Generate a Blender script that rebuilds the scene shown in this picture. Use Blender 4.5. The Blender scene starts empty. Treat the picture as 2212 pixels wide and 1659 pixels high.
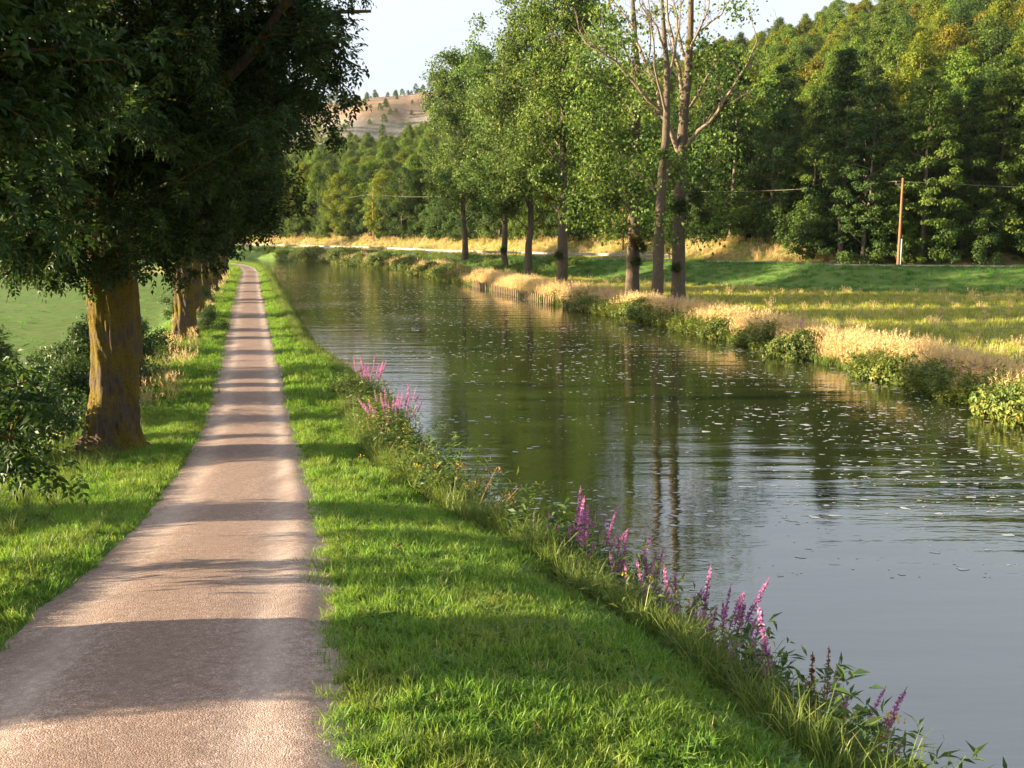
import bpy, math, random
import numpy as np
from mathutils import Vector, Matrix

SC = bpy.context.scene
COL = SC.collection
R = math.radians
rng = np.random.default_rng(7)
random.seed(7)

# ------------------------------------------------------------------ camera
CAMZ = 6.0                       # water level is z = 0
PITCH = 8.73
cam_d = bpy.data.cameras.new("camera")
cam = bpy.data.objects.new("camera", cam_d)
COL.objects.link(cam)
cam.location = (0, 0, CAMZ)
cam.rotation_euler = (R(90 - PITCH), 0, 0)
cam_d.sensor_width = 36.0
cam_d.lens = 36.0
cam_d.clip_start = 0.1
cam_d.clip_end = 6000
SC.camera = cam

# ------------------------------------------------------------------ sky + sun
SUN_EL, SUN_AZ = 10.5, -94.0     # degrees; azimuth clockwise from +Y
w = bpy.data.worlds.new("World")
SC.world = w
w.use_nodes = True
wn = w.node_tree
bg = wn.nodes["Background"]
sky = wn.nodes.new("ShaderNodeTexSky")
sky.sky_type = 'NISHITA'
sky.sun_disc = False
sky.sun_elevation = R(SUN_EL)
sky.sun_rotation = R(SUN_AZ)
sky.air_density = 1.0
sky.dust_density = 5.0
sky.ozone_density = 1.0
sky.altitude = 200
hs = wn.nodes.new("ShaderNodeHueSaturation")
hs.inputs["Saturation"].default_value = 0.35
veil = wn.nodes.new("ShaderNodeMix"); veil.data_type = 'RGBA'
veil.inputs[0].default_value = 0.70                      # share of thin high cloud, the same all over the sky
veil.inputs[7].default_value = (1.42, 1.58, 1.86, 1)
wn.links.new(sky.outputs[0], hs.inputs["Color"])
wn.links.new(hs.outputs[0], veil.inputs[6])
wn.links.new(veil.outputs[2], bg.inputs[0])
bg.inputs[1].default_value = 0.12
sl = bpy.data.lights.new("sun", 'SUN')
sl.energy = 5.0
sl.angle = R(0.5)
sl.color = (1.0, 0.81, 0.54)
so = bpy.data.objects.new("sun", sl)
COL.objects.link(so)
sun_dir = Vector((math.sin(R(SUN_AZ)) * math.cos(R(SUN_EL)), math.cos(R(SUN_AZ)) * math.cos(R(SUN_EL)), math.sin(R(SUN_EL))))
so.rotation_euler = (-sun_dir).to_track_quat('-Z', 'Y').to_euler()
so.location = (-60, 0, 60)
vs = SC.view_settings
vs.view_transform = 'Standard'
vs.look = 'None'
vs.gamma = 1.0
vs.use_curve_mapping = False
vs.exposure = 2.3
cy = SC.cycles
cy.max_bounces = 5
cy.diffuse_bounces = 2
cy.glossy_bounces = 3
cy.transmission_bounces = 4
cy.volume_bounces = 0
cy.transparent_max_bounces = 4
cy.sample_clamp_indirect = 6.0
cy.caustics_reflective = False
cy.caustics_refractive = False

# ------------------------------------------------------------------ helpers
def link(o, parent=None):
    COL.objects.link(o)
    if parent is not None:
        o.parent = parent
    return o

def tag(o, label=None, cat=None, group=None, kind=None):
    if label: o["label"] = label
    if cat: o["category"] = cat
    if group: o["group"] = group
    if kind: o["kind"] = kind
    return o

def empty(name, loc, rz=0.0, s=1.0):
    o = bpy.data.objects.new(name, None)
    o.empty_display_size = 0.2
    o.location = loc
    o.rotation_euler = (0, 0, rz)
    o.scale = (s, s, s)
    COL.objects.link(o)
    return o

def mesh_np(name, V, Fq=None, Ft=None, mats=(), smooth=False, attrs=None, midx=None):
    """mesh from numpy arrays: Fq (n,4) quads, Ft (m,3) tris"""
    me = bpy.data.meshes.new(name)
    V = np.asarray(V, dtype=np.float32).reshape(-1, 3)
    Fq = np.zeros((0, 4), np.int32) if Fq is None else np.asarray(Fq, np.int32).reshape(-1, 4)
    Ft = np.zeros((0, 3), np.int32) if Ft is None else np.asarray(Ft, np.int32).reshape(-1, 3)
    me.vertices.add(len(V))
    me.vertices.foreach_set("co", V.ravel())
    nl = Fq.size + Ft.size
    me.loops.add(nl)
    me.loops.foreach_set("vertex_index", np.concatenate([Fq.ravel(), Ft.ravel()]))
    npoly = len(Fq) + len(Ft)
    me.polygons.add(npoly)
    st = np.concatenate([np.arange(len(Fq)) * 4, Fq.size + np.arange(len(Ft)) * 3]).astype(np.int32)
    me.polygons.foreach_set("loop_start", st)
    me.polygons.foreach_set("use_smooth", np.full(npoly, smooth, dtype=bool))
    for m in mats:
        me.materials.append(m)
    if midx is not None:
        me.polygons.foreach_set("material_index", np.asarray(midx, np.int32))
    for k, a in (attrs or {}).items():
        at = me.attributes.new(k, 'FLOAT', 'POINT')
        at.data.foreach_set("value", np.asarray(a, np.float32))
    me.update(calc_edges=True)
    me.validate()
    return me

class MB:
    """collects tubes, boxes and leaf quads into one mesh"""
    def __init__(self):
        self.V = []; self.Q = []; self.T = []; self.A = []; self.n = 0
    def add(self, V, Q=None, T=None, tint=0.5):
        V = np.asarray(V, float).reshape(-1, 3)
        self.V.append(V)
        if Q is not None and len(Q): self.Q.append(np.asarray(Q, int) + self.n)
        if T is not None and len(T): self.T.append(np.asarray(T, int) + self.n)
        self.A.append(np.full(len(V), tint) if np.isscalar(tint) else np.asarray(tint, float))
        self.n += len(V)
    def tube(self, P, rad, k=8, cap=True, lump=0.0, tint=0.5):
        P = np.asarray(P, float); rad = np.asarray(rad, float)
        T = np.gradient(P, axis=0)
        T /= np.linalg.norm(T, axis=1)[:, None] + 1e-9
        ref = np.array([1.0, 0.03, 0.0]) if abs(T[0][0]) < 0.8 else np.array([0, 1.0, 0.02])
        rings = []
        a = np.linspace(0, 2 * math.pi, k, endpoint=False)
        for i in range(len(P)):
            s = np.cross(T[i], ref); s /= np.linalg.norm(s) + 1e-9
            u = np.cross(s, T[i])
            ref = -np.cross(T[i], s) * -1.0 if False else np.cross(T[i], s) * -1
            ref = u
            rr = rad[i] * (1 + (lump * rng.standard_normal(k) if lump else 0))
            rings.append(P[i] + (np.cos(a) * rr)[:, None] * s + (np.sin(a) * rr)[:, None] * u)
            ref = u
            ref = ref / (np.linalg.norm(ref) + 1e-9)
            # keep the frame steady
            ref = u
        V = np.concatenate(rings)
        n = len(P)
        i, j = np.meshgrid(np.arange(n - 1), np.arange(k), indexing='ij')
        j2 = (j + 1) % k
        Q = np.stack([i * k + j, i * k + j2, (i + 1) * k + j2, (i + 1) * k + j], -1).reshape(-1, 4)
        Tt = []
        if cap:
            V = np.concatenate([V, P[-1:]])
            Tt = [[(n - 1) * k + q, (n - 1) * k + (q + 1) % k, n * k] for q in range(k)]
        self.add(V, Q, Tt, tint)
    def box(self, c, s, rz=0.0):
        c = np.asarray(c, float); s = np.asarray(s, float) / 2
        v = np.array([[x, y, z] for x in (-1, 1) for y in (-1, 1) for z in (-1, 1)], float) * s
        ca, sa = math.cos(rz), math.sin(rz)
        v = np.stack([v[:, 0] * ca - v[:, 1] * sa, v[:, 0] * sa + v[:, 1] * ca, v[:, 2]], -1) + c
        self.add(v, [[0, 1, 3, 2], [4, 6, 7, 5], [0, 4, 5, 1], [2, 3, 7, 6], [0, 2, 6, 4], [1, 5, 7, 3]])
    def leaves(self, P, A, N, L, W, tint, curl=0.12):
        """pointed leaf quads, folded a little along the midrib and drooping at the tip"""
        n = len(P)
        A = A / (np.linalg.norm(A, axis=1)[:, None] + 1e-9)
        S = np.cross(A, N); S /= np.linalg.norm(S, axis=1)[:, None] + 1e-9
        N = np.cross(S, A)
        L = np.broadcast_to(L, n)[:, None]; W = np.broadcast_to(W, n)[:, None]
        v0 = P; v2 = P + A * L - N * L * curl
        v1 = P + A * L * .42 + S * W * .5 + N * W * .12
        v3 = P + A * L * .42 - S * W * .5 + N * W * .12
        V = np.stack([v0, v1, v2, v3], 1).reshape(-1, 3)
        Q = np.arange(4 * n).reshape(-1, 4)
        self.add(V, Q, None, np.repeat(np.broadcast_to(tint, n), 4))
    def mesh(self, name, mats, smooth=False):
        V = np.concatenate(self.V); A = np.concatenate(self.A)
        Q = np.concatenate(self.Q) if self.Q else None
        T = np.concatenate(self.T) if self.T else None
        return mesh_np(name, V, Q, T, mats, smooth, {"tint": A})
    def obj(self, name, mats, parent=None, smooth=False):
        o = bpy.data.objects.new(name, self.mesh(name, mats, smooth))
        return link(o, parent)

def rand_dirs(n):
    v = rng.standard_normal((n, 3))
    return v / np.linalg.norm(v, axis=1)[:, None]

def sstep(a, b, x):
    t = np.clip((np.asarray(x, float) - a) / (b - a), 0, 1)
    return t * t * (3 - 2 * t)

_ng = np.random.default_rng(99)
_NS = [(_ng.normal(size=2), _ng.uniform(0, 6.28)) for _ in range(14)]
def noise2(x, y, scale):
    """cheap smooth noise, about -1..1"""
    r = 0
    for k, (d, ph) in enumerate(_NS):
        r = r + np.sin((x * d[0] + y * d[1]) / scale * (0.6 + 0.22 * k) + ph + 1.7 * np.sin((x * d[1] - y * d[0]) / scale * .5 + ph * 2))
    return r / 5.5

# pixel of the 2212-wide view -> world point at depth Y (used to measure sizes when the place was surveyed)
_p = R(PITCH)
def at_depth(px, py, Y):
    a = (px - 1106) / 2212.0; b = -(py - 829.5) / 2212.0
    d = np.array([a, math.cos(_p) + b * math.sin(_p), -math.sin(_p) + b * math.cos(_p)])
    return d * (Y / d[1]) + np.array([0, 0, CAMZ])

# ------------------------------------------------------------------ the lie of the land
yg = np.arange(-60, 400, 0.5)
def smooth_curve(Y, X, wdt=3.0):
    v = np.interp(yg, Y, X)
    k = int(wdt / 0.5) | 1
    pad = np.pad(v, k, mode='reflect', reflect_type='odd')
    ker = np.hanning(k + 2)[1:-1]; ker /= ker.sum()
    return np.convolve(pad, ker, mode='same')[k:-k]
_XC = smooth_curve([-60, 0, 5.3, 8.7, 14.7, 21, 28.4, 37.5, 51.9, 77.9, 96.5, 123.5, 140, 150, 160, 170, 180, 190, 400],
                   [13.3, -0.95, -2.2, -2.9, -4.15, -5.65, -7.45, -9.7, -13.4, -20.0, -24.7, -31.4, -36.2, -40.5, -46.5, -55, -66, -80, -400], 7)
_ZP = smooth_curve([-60, 0, 5.3, 7, 8.7, 11.35, 14.7, 21, 28.4, 33, 400],
                   [3.9, 3.55, 3.2, 3.03, 2.81, 2.37, 1.92, 1.26, 0.68, 0.6, 0.6], 5)
_XL = smooth_curve([-60, 0, 6, 10.7, 13.4, 16.7, 22.9, 28.6, 37.9, 49.4, 79, 122.6, 140, 150, 160, 170, 180, 190, 400],
                   [19.8, 5.1, 3.5, 2.25, 1.25, -.1, -2.05, -3.3, -5.5, -9.6, -17.3, -28.6, -33.2, -37, -42.5, -50.5, -61, -75, -395], 5)
_XR = smooth_curve([-60, 0, 20, 31.4, 39, 44.4, 54.5, 67, 76.7, 99.7, 122.6, 145, 175.5, 198.9, 220, 400],
                   [22, 18.5, 17, 16.2, 15.3, 14.2, 11.7, 7.8, 4.6, -2.2, -9.0, -16, -32, -48.7, -70, -400], 5)
fXC = lambda y: np.interp(y, yg, _XC)
fZP = lambda y: np.interp(y, yg, _ZP)
fXL = lambda y: np.interp(y, yg, _XL)
fXR = lambda y: np.interp(y, yg, _XR)
CREST = np.array([(400, 80), (90, 88), (46, 90.5), (30, 94), (16, 111), (-4.5, 145), (-24, 178), (-50, 207), (-90, 238), (-150, 265), (-500, 400)], float)

def crest_q(x, y):
    """signed distance behind the crest of the road embankment"""
    best = np.full(np.shape(x), 1e9); sgn = np.ones(np.shape(x))
    for a, b in zip(CREST[:-1], CREST[1:]):
        d = b - a; L2 = d @ d
        t = np.clip(((x - a[0]) * d[0] + (y - a[1]) * d[1]) / L2, 0, 1)
        dx = x - (a[0] + t * d[0]); dy = y - (a[1] + t * d[1])
        ds = np.hypot(dx, dy)
        cr = d[0] * dy - d[1] * dx
        m = ds < best - 1e-9
        best = np.where(m, ds, best); sgn = np.where(m, np.where(cr < 0, 1.0, -1.0), sgn)
    return best * sgn

PATH_W = 1.20
def emb_z(x):
    return np.interp(x, [-8, 24], [1.9, 2.5])
def ground_z(x, y):
    x = np.asarray(x, float); y = np.asarray(y, float)
    xc, zp, xl, xr = fXC(y), fZP(y), fXL(y), fXR(y)
    u = (x - xc) * 0.9685
    # left of the path: verge, then down to the low meadow
    zl = -1.0 + 0.10 * noise2(x, y, 14)
    vl = 3.7 + 0.4 * noise2(y, y * 0, 6)
    left = zp - 0.10 * sstep(-1.3, -3.4, u) + 0.05 * noise2(x, y, 1.6)
    run = np.maximum(3.0, (zp - zl) * 1.5)
    left = left + (zl - left) * sstep(0, 1, (-u - vl) / run)
    # right of the path: verge rounding over into the bank, down to the water
    ue = (xl - xc) * 0.9685
    t = np.clip((u - 1.35) / np.maximum(ue - 1.35, 0.5), 0, 2.2)
    prof = np.where(t < 1, 1 - 0.08 * t - 0.92 * t ** 4.6, 1 - 1 - (t - 1) * 1.2)
    right = zp * prof + 0.07 * noise2(x, y, 1.3) * sstep(0, .3, t) * (t < .9)
    right = np.maximum(right, -1.3)
    near = np.where(u < 0, left, right)
    pathz = zp - 0.034 + 0.015 * noise2(x, y, .45)
    near = np.where(np.abs(u) < 2.0, pathz + (near - pathz) * sstep(1.12, 1.62, np.abs(u)), near)
    # far bank, meadow, embankment, hill
    q = crest_q(x, y)
    e = x - xr + 0.35 * noise2(x * 0, y, 2.3)
    mead = 0.55 + 0.08 * noise2(x, y, 5)
    far = np.where(e < 0, np.maximum(e * 0.9, -1.3), mead * sstep(-0.05, 0.9, e))
    ez = emb_z(x)
    emb = ez + 0.05 * noise2(x, y, 3)
    far = np.where(q > -8.5, far + (emb - far) * sstep(-8.5, 0.0, q + .4 * noise2(x, y, 5)), far)
    cut = 1.9 * sstep(7.0, 12, q) + 0.25 * noise2(x, y, 3) * sstep(7, 10, q)
    far = np.where(q > 0, ez - .12 * sstep(.3, 1.2, q) * sstep(8, 6.5, q) + cut, far)
    a = x / np.maximum(y, 30)
    hr = np.interp(a, [-2, -.6, -.3, -.1, .05, .19, .26, .35, .6, 3], [5, 6, 8, 30, 78, 95, 125, 190, 240, 240])
    rise = hr * (1 - np.exp(-np.maximum(q - 22, 0) * 0.37 / hr))
    far = np.where(q > 11, far + rise * (1 + 0.06 * noise2(x, y, 40)), far)
    # distant bare hill behind the bend
    hb = (57 + .045 * (x + 110) + 1.6 * noise2(x, y, 26)) * sstep(350, 540, y - 0.10 * x + 14 * noise2(x, y, 45)) * sstep(-420, -230, x) * sstep(330, 30, x)
    far = np.where(q > 11, np.maximum(far, far * .35 + hb), far)
    mid = 0.5 * (xl + xr)
    z = np.where(x < mid, near, far)
    z = np.where(y > 215, np.where(q > -8.5, far, np.where(x < fXC(np.minimum(y, 215)), zl, z)), z)
    return z

def gz(x, y):
    return float(ground_z(np.array([x]), np.array([y]))[0])

def in_canal(x, y):
    return (x > fXL(y)) & (x < fXR(y))

# ------------------------------------------------------------------ materials
def newmat(name):
    m = bpy.data.materials.new(name)
    m.use_nodes = True
    nt = m.node_tree
    for n in list(nt.nodes):
        if n.type != 'OUTPUT_MATERIAL': nt.nodes.remove(n)
    return m, nt, nt.nodes["Material Output"]

def N(nt, typ, **kw):
    n = nt.nodes.new(typ)
    for k, v in kw.items():
        if k.startswith("i_"):
            key = k[2:]
            key = int(key) if key.isdigit() else key.replace("_", " ")
            n.inputs[key].default_value = v
        else:
            setattr(n, k, v)
    return n

def noise(nt, scale, detail=4, rough=.6, vec=None, dim='3D'):
    n = N(nt, "ShaderNodeTexNoise")
    n.inputs["Scale"].default_value = scale
    n.inputs["Detail"].default_value = detail
    n.inputs["Roughness"].default_value = rough
    if vec is not None: nt.links.new(vec, n.inputs["Vector"])
    return n.outputs["Fac"]

def ramp(nt, fac, stops, interp='LINEAR'):
    n = N(nt, "ShaderNodeValToRGB")
    n.color_ramp.interpolation = interp
    el = n.color_ramp.elements
    while len(el) < len(stops): el.new(0.5)
    for e, (p, c) in zip(el, stops):
        e.position = p
        e.color = (c[0], c[1], c[2], 1) if not np.isscalar(c) else (c, c, c, 1)
    nt.links.new(fac, n.inputs[0])
    return n.outputs[0]

def mixc(nt, fac, a, b, blend='MIX'):
    n = N(nt, "ShaderNodeMix", data_type='RGBA', blend_type=blend)
    for sock, v in ((n.inputs[0], fac), (n.inputs[6], a), (n.inputs[7], b)):
        if isinstance(v, bpy.types.NodeSocket): nt.links.new(v, sock)
        elif np.isscalar(v): sock.default_value = v
        else: sock.default_value = (v[0], v[1], v[2], 1)
    return n.outputs[2]

def math_(nt, op, a, b=None, clamp=False):
    n = N(nt, "ShaderNodeMath", operation=op, use_clamp=clamp)
    for i, v in ((0, a), (1, b)):
        if v is None: continue
        if isinstance(v, bpy.types.NodeSocket): nt.links.new(v, n.inputs[i])
        else: n.inputs[i].default_value = v
    return n.outputs[0]

def attr(nt, name):
    return N(nt, "ShaderNodeAttribute", attribute_name=name).outputs["Fac"]

def geo_pos(nt):
    return N(nt, "ShaderNodeNewGeometry").outputs["Position"]

def obj_pos(nt):
    return N(nt, "ShaderNodeTexCoord").outputs["Object"]

def scaled(nt, vec, s):
    n = N(nt, "ShaderNodeVectorMath", operation='MULTIPLY')
    nt.links.new(vec, n.inputs[0]); n.inputs[1].default_value = s
    return n.outputs[0]

def bump(nt, height, strength=.5, dist=.05):
    n = N(nt, "ShaderNodeBump")
    n.inputs["Strength"].default_value = strength
    n.inputs["Distance"].default_value = dist
    nt.links.new(height, n.inputs["Height"])
    return n.outputs[0]

def principled(nt, out, color, rough=.7, spec=.3, normal=None):
    p = N(nt, "ShaderNodeBsdfPrincipled")
    if isinstance(color, bpy.types.NodeSocket): nt.links.new(color, p.inputs["Base Color"])
    else: p.inputs["Base Color"].default_value = (*color, 1)
    if isinstance(rough, bpy.types.NodeSocket): nt.links.new(rough, p.inputs["Roughness"])
    else: p.inputs["Roughness"].default_value = rough
    p.inputs["Specular IOR Level"].default_value = spec
    if normal is not None: nt.links.new(normal, p.inputs["Normal"])
    if out is not None: nt.links.new(p.outputs[0], out.inputs[0])
    return p

def leaf_mat(name, c_dark, c_mid, c_light, trans=.35, obj_color=False, rand=.25, rough=.55, spec=.25, patch=None):
    """thin leaf: colour varies per leaf (tint) and per plant; some light passes through"""
    m, nt, out = newmat(name)
    t = attr(nt, "tint")
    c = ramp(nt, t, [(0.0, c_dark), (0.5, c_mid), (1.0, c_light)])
    if patch:
        c = mixc(nt, math_(nt, 'MULTIPLY', ramp(nt, noise(nt, patch[0], 4, .65, geo_pos(nt)), [(.45, 0), (.68, 1)]), patch[1]), c, patch[2])
    oi = N(nt, "ShaderNodeObjectInfo")
    hv = N(nt, "ShaderNodeHueSaturation")
    nt.links.new(c, hv.inputs["Color"])
    nt.links.new(math_(nt, 'ADD', math_(nt, 'MULTIPLY', oi.outputs["Random"], rand), 1 - rand * .5), hv.inputs["Value"])
    c = hv.outputs[0]
    if obj_color:
        c = mixc(nt, 1.0, c, oi.outputs["Color"], 'MULTIPLY')
    p = principled(nt, None, c, rough, spec)
    tr = N(nt, "ShaderNodeBsdfTranslucent")
    h2 = N(nt, "ShaderNodeHueSaturation"); h2.inputs["Hue"].default_value = .485; h2.inputs["Saturation"].default_value = 1.1; h2.inputs["Value"].default_value = 1.25
    nt.links.new(c, h2.inputs["Color"]); nt.links.new(h2.outputs[0], tr.inputs[0])
    mx = N(nt, "ShaderNodeMixShader"); mx.inputs[0].default_value = trans
    nt.links.new(p.outputs[0], mx.inputs[1]); nt.links.new(tr.outputs[0], mx.inputs[2])
    nt.links.new(mx.outputs[0], out.inputs[0])
    return m

def bark_mat(name, c1, c2, moss=None, scale=6.0, vstretch=.18, bumpd=.04, moss_amt=.5):
    m, nt, out = newmat(name)
    v = scaled(nt, obj_pos(nt), (1, 1, vstretch))
    n1 = noise(nt, scale * 2.2, 6, .7, v)
    n2 = noise(nt, scale * .4, 3, .5, obj_pos(nt))
    c = ramp(nt, n1, [(.3, c1), (.7, c2)])
    c = mixc(nt, math_(nt, 'MULTIPLY', n2, .35), c, (c2[0] * 1.3, c2[1] * 1.25, c2[2] * 1.15))
    if moss:
        n3 = noise(nt, 1.6, 5, .65, obj_pos(nt))
        f = ramp(nt, n3, [(moss_amt, 0), (moss_amt + .12, 1)])
        n4 = noise(nt, 30, 3, .6, obj_pos(nt))
        mc = ramp(nt, n4, [(.3, moss[0]), (.7, moss[1])])
        c = mixc(nt, f, c, mc)
    principled(nt, out, c, .9, .15, bump(nt, n1, 1.0, bumpd))
    return m

M = {}
# ground: grass soil with dry patches; 'dry', 'rock', 'litter' say where the place is straw, scree or forest floor
m, nt, out = newmat("ground_grass")
P_ = geo_pos(nt)
n_big = noise(nt, .16, 5, .6, P_); n_mid = noise(nt, 1.1, 5, .65, P_); n_fine = noise(nt, 14, 4, .7, P_)
g = ramp(nt, n_mid, [(.28, (.042, .100, .018)), (.5, (.075, .160, .030)), (.75, (.13, .215, .042))])
g = mixc(nt, math_(nt, 'MULTIPLY', n_fine, .5), g, (.10, .12, .035))
straw = ramp(nt, n_mid, [(.25, (.19, .17, .06)), (.6, (.33, .25, .10)), (.85, (.42, .31, .14))])
dryf = math_(nt, 'MULTIPLY', attr(nt, "dry"), ramp(nt, n_big, [(.3, .55), (.65, 1.0)]), True)
c = mixc(nt, dryf, g, straw)
rock = ramp(nt, noise(nt, .09, 9, .8, P_), [(.36, (.075, .09, .040)), (.46, (.15, .14, .10)), (.55, (.23, .205, .165)), (.68, (.32, .295, .255))])
rock = mixc(nt, attr(nt, "rust"), rock, ramp(nt, noise(nt, .8, 5, .7, P_), [(.35, (.24, .12, .06)), (.65, (.38, .20, .10))]))
c = mixc(nt, attr(nt, "rock"), c, rock)
c = mixc(nt, attr(nt, "litter"), c, (.05, .045, .025))
c = mixc(nt, attr(nt, "soil"), c, ramp(nt, n_fine, [(.3, (.05, .038, .022)), (.7, (.10, .075, .045))]))
principled(nt, out, c, .95, .1, bump(nt, math_(nt, 'ADD', n_fine, n_mid), .8, .06))
M['ground'] = m

# gravel of the towpath
m, nt, out = newmat("path_gravel")
P_ = geo_pos(nt)
n1 = noise(nt, 38, 6, .85, P_); n2 = noise(nt, 2.2, 5, .6, scaled(nt, P_, (1, .35, 1))); n3 = noise(nt, 120, 3, .7, P_)
base = ramp(nt, n1, [(.34, (.13, .083, .064)), (.47, (.33, .222, .178)), (.57, (.47, .335, .275)), (.72, (.66, .51, .435))])
vo = N(nt, "ShaderNodeTexVoronoi"); vo.inputs["Scale"].default_value = 100; nt.links.new(P_, vo.inputs["Vector"])
peb = N(nt, "ShaderNodeSeparateColor"); nt.links.new(vo.outputs["Color"], peb.inputs[0])
base = mixc(nt, .6, base, ramp(nt, peb.outputs[0], [(.0, (.12, .078, .060)), (.35, (.31, .215, .172)), (.7, (.47, .345, .285)), (.93, (.64, .51, .435)), (1.0, (.78, .69, .62))]))
base = mixc(nt, math_(nt, 'MULTIPLY', ramp(nt, noise(nt, 11, 7, .75, P_), [(.40, 1), (.58, 0)]), .6), base, (.13, .085, .066))
base = mixc(nt, math_(nt, 'MULTIPLY', ramp(nt, noise(nt, 24, 4, .7, P_), [(.58, 0), (.68, 1)]), .6), base, (.66, .55, .48))
tr_ = attr(nt, "track")
base = mixc(nt, math_(nt, 'MULTIPLY', tr_, ramp(nt, noise(nt, 1.4, 4, .6, scaled(nt, P_, (2.5, .4, 1))), [(.3, .35), (.65, 1.0)])), base, mixc(nt, .62, base, (.66, .54, .46)))
base = mixc(nt, math_(nt, 'MULTIPLY', attr(nt, "mid"), .50), base, (.215, .145, .112))
base = mixc(nt, math_(nt, 'MULTIPLY', ramp(nt, n2, [(.42, 0), (.66, 1)]), .55), base, (.24, .165, .13))
base = mixc(nt, math_(nt, 'MULTIPLY', attr(nt, "edge"), ramp(nt, n2, [(.40, .0), (.66, .8)])), base, (.17, .135, .075))
hgt = math_(nt, 'ADD', n1, math_(nt, 'SUBTRACT', 1.0, vo.outputs["Distance"]))
principled(nt, out, base, .92, .2, bump(nt, hgt, .5, .014))
M['gravel'] = m

# asphalt, pole wood, metals
m, nt, out = newmat("asphalt")
principled(nt, out, ramp(nt, noise(nt, 30, 5, .7, geo_pos(nt)), [(.3, (.10, .095, .09)), (.7, (.17, .16, .15))]), .9, .2)
M['asphalt'] = m
m, nt, out = newmat("galvanised_steel")
principled(nt, out, ramp(nt, noise(nt, 3, 4, .6, obj_pos(nt)), [(.3, (.22, .20, .175)), (.7, (.33, .30, .265))]), .6, .4)
M['steel'] = m
m, nt, out = newmat("white_plastic")
principled(nt, out, ramp(nt, noise(nt, 8, 4, .6, obj_pos(nt)), [(.3, (.62, .61, .58)), (.7, (.78, .77, .74))]), .6, .3)
M['white'] = m
m, nt, out = newmat("cable_black")
principled(nt, out, (.16, .14, .10), .6, .3)
M['cable'] = m
m, nt, out = newmat("porcelain_brown")
principled(nt, out, (.16, .07, .04), .3, .5)
M['porcelain'] = m
M['pole_wood'] = bark_mat("pole_wood", (.16, .075, .04), (.30, .15, .085), None, 9, .06, .006)
M['stake_wood'] = bark_mat("stake_wood", (.12, .08, .048), (.29, .21, .13), None, 9, .2, .006)
M['ash_bark'] = bark_mat("ash_bark", (.028, .020, .014), (.135, .100, .072), ((.085, .065, .010), (.22, .15, .020)), 9, .14, .10, .43)
M['poplar_bark'] = bark_mat("poplar_bark", (.032, .025, .018), (.135, .105, .075), ((.20, .13, .03), (.26, .19, .06)), 6, .2, .04, .60)
M['dead_bark'] = bark_mat("dead_bark", (.085, .064, .045), (.23, .175, .13), ((.20, .13, .03), (.26, .19, .06)), 5, .2, .02, .66)
M['forest_bark'] = bark_mat("forest_bark", (.05, .04, .03), (.16, .13, .10), None, 5, .2, .03)

M['ash_leaf'] = leaf_mat("ash_leaf", (.017, .040, .012), (.034, .070, .016), (.075, .118, .022), .30, False, .2, .5, .2)
M['bush_leaf'] = leaf_mat("bush_leaf", (.022, .050, .014), (.045, .090, .020), (.10, .15, .030), .35, False, .3, .5, .3)
M['poplar_leaf'] = leaf_mat("poplar_leaf", (.026, .058, .014), (.080, .140, .030), (.21, .285, .070), .34, True, .15, .5, .15)
M['forest_leaf'] = leaf_mat("forest_leaf", (.032, .062, .016), (.085, .130, .026), (.160, .200, .038), .32, True, .25, .6, .2)
M['mistletoe'] = leaf_mat("mistletoe_leaf", (.020, .042, .010), (.045, .072, .016), (.085, .115, .026), .25, True, .2)
M['grass'] = leaf_mat("grass_blade", (.055, .135, .020), (.125, .262, .036), (.28, .40, .070), .45, False, .35, .5, .25, (.9, .35, (.34, .31, .075)))
M['tall_grass'] = leaf_mat("tall_grass_blade", (.045, .090, .018), (.095, .155, .028), (.24, .26, .065), .42, False, .4, .5, .25)
M['levee'] = leaf_mat("levee_blade", (.042, .125, .028), (.085, .210, .040), (.17, .31, .060), .42, False, .3, .5, .25)
M['straw'] = leaf_mat("straw_blade", (.32, .23, .10), (.54, .40, .18), (.70, .55, .28), .35, False, .35, .6, .2)
M['meadow'] = leaf_mat("meadow_blade", (.15, .205, .034), (.33, .36, .062), (.60, .53, .15), .45, False, .4, .6, .2)
M['herb'] = leaf_mat("herb_leaf", (.025, .060, .018), (.055, .105, .026), (.115, .165, .040), .35, False, .3, .5, .3)
M['bank_herb'] = leaf_mat("bank_herb_leaf", (.050, .090, .020), (.125, .175, .034), (.32, .29, .060), .38, False, .4, .5, .3)
M['weed'] = leaf_mat("verge_weed_leaf", (.060, .125, .028), (.120, .205, .045), (.22, .30, .075), .4, False, .35, .5, .3)
M['stem'] = leaf_mat("herb_stem", (.06, .05, .02), (.12, .10, .03), (.20, .16, .06), .1, False, .2)
M['purple'] = leaf_mat("loosestrife_flower", (.30, .09, .23), (.54, .22, .42), (.72, .42, .60), .35, False, .3, .6, .2)
M['seed'] = leaf_mat("seed_head_brown", (.13, .055, .025), (.24, .11, .04), (.36, .20, .08), .2, False, .3)
M['yellow'] = leaf_mat("yellow_flower", (.50, .32, .01), (.70, .50, .02), (.80, .64, .06), .3, False, .1)
M['dry_stem'] = leaf_mat("dry_stem", (.18, .125, .050), (.29, .21, .085), (.40, .31, .14), .25, False, .2)
M['blue'] = leaf_mat("blue_flower", (.10, .08, .40), (.17, .14, .52), (.26, .24, .62), .3, False, .1)
M['white_fl'] = leaf_mat("white_flower", (.5, .5, .45), (.65, .65, .6), (.75, .75, .7), .3, False, .1)

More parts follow.
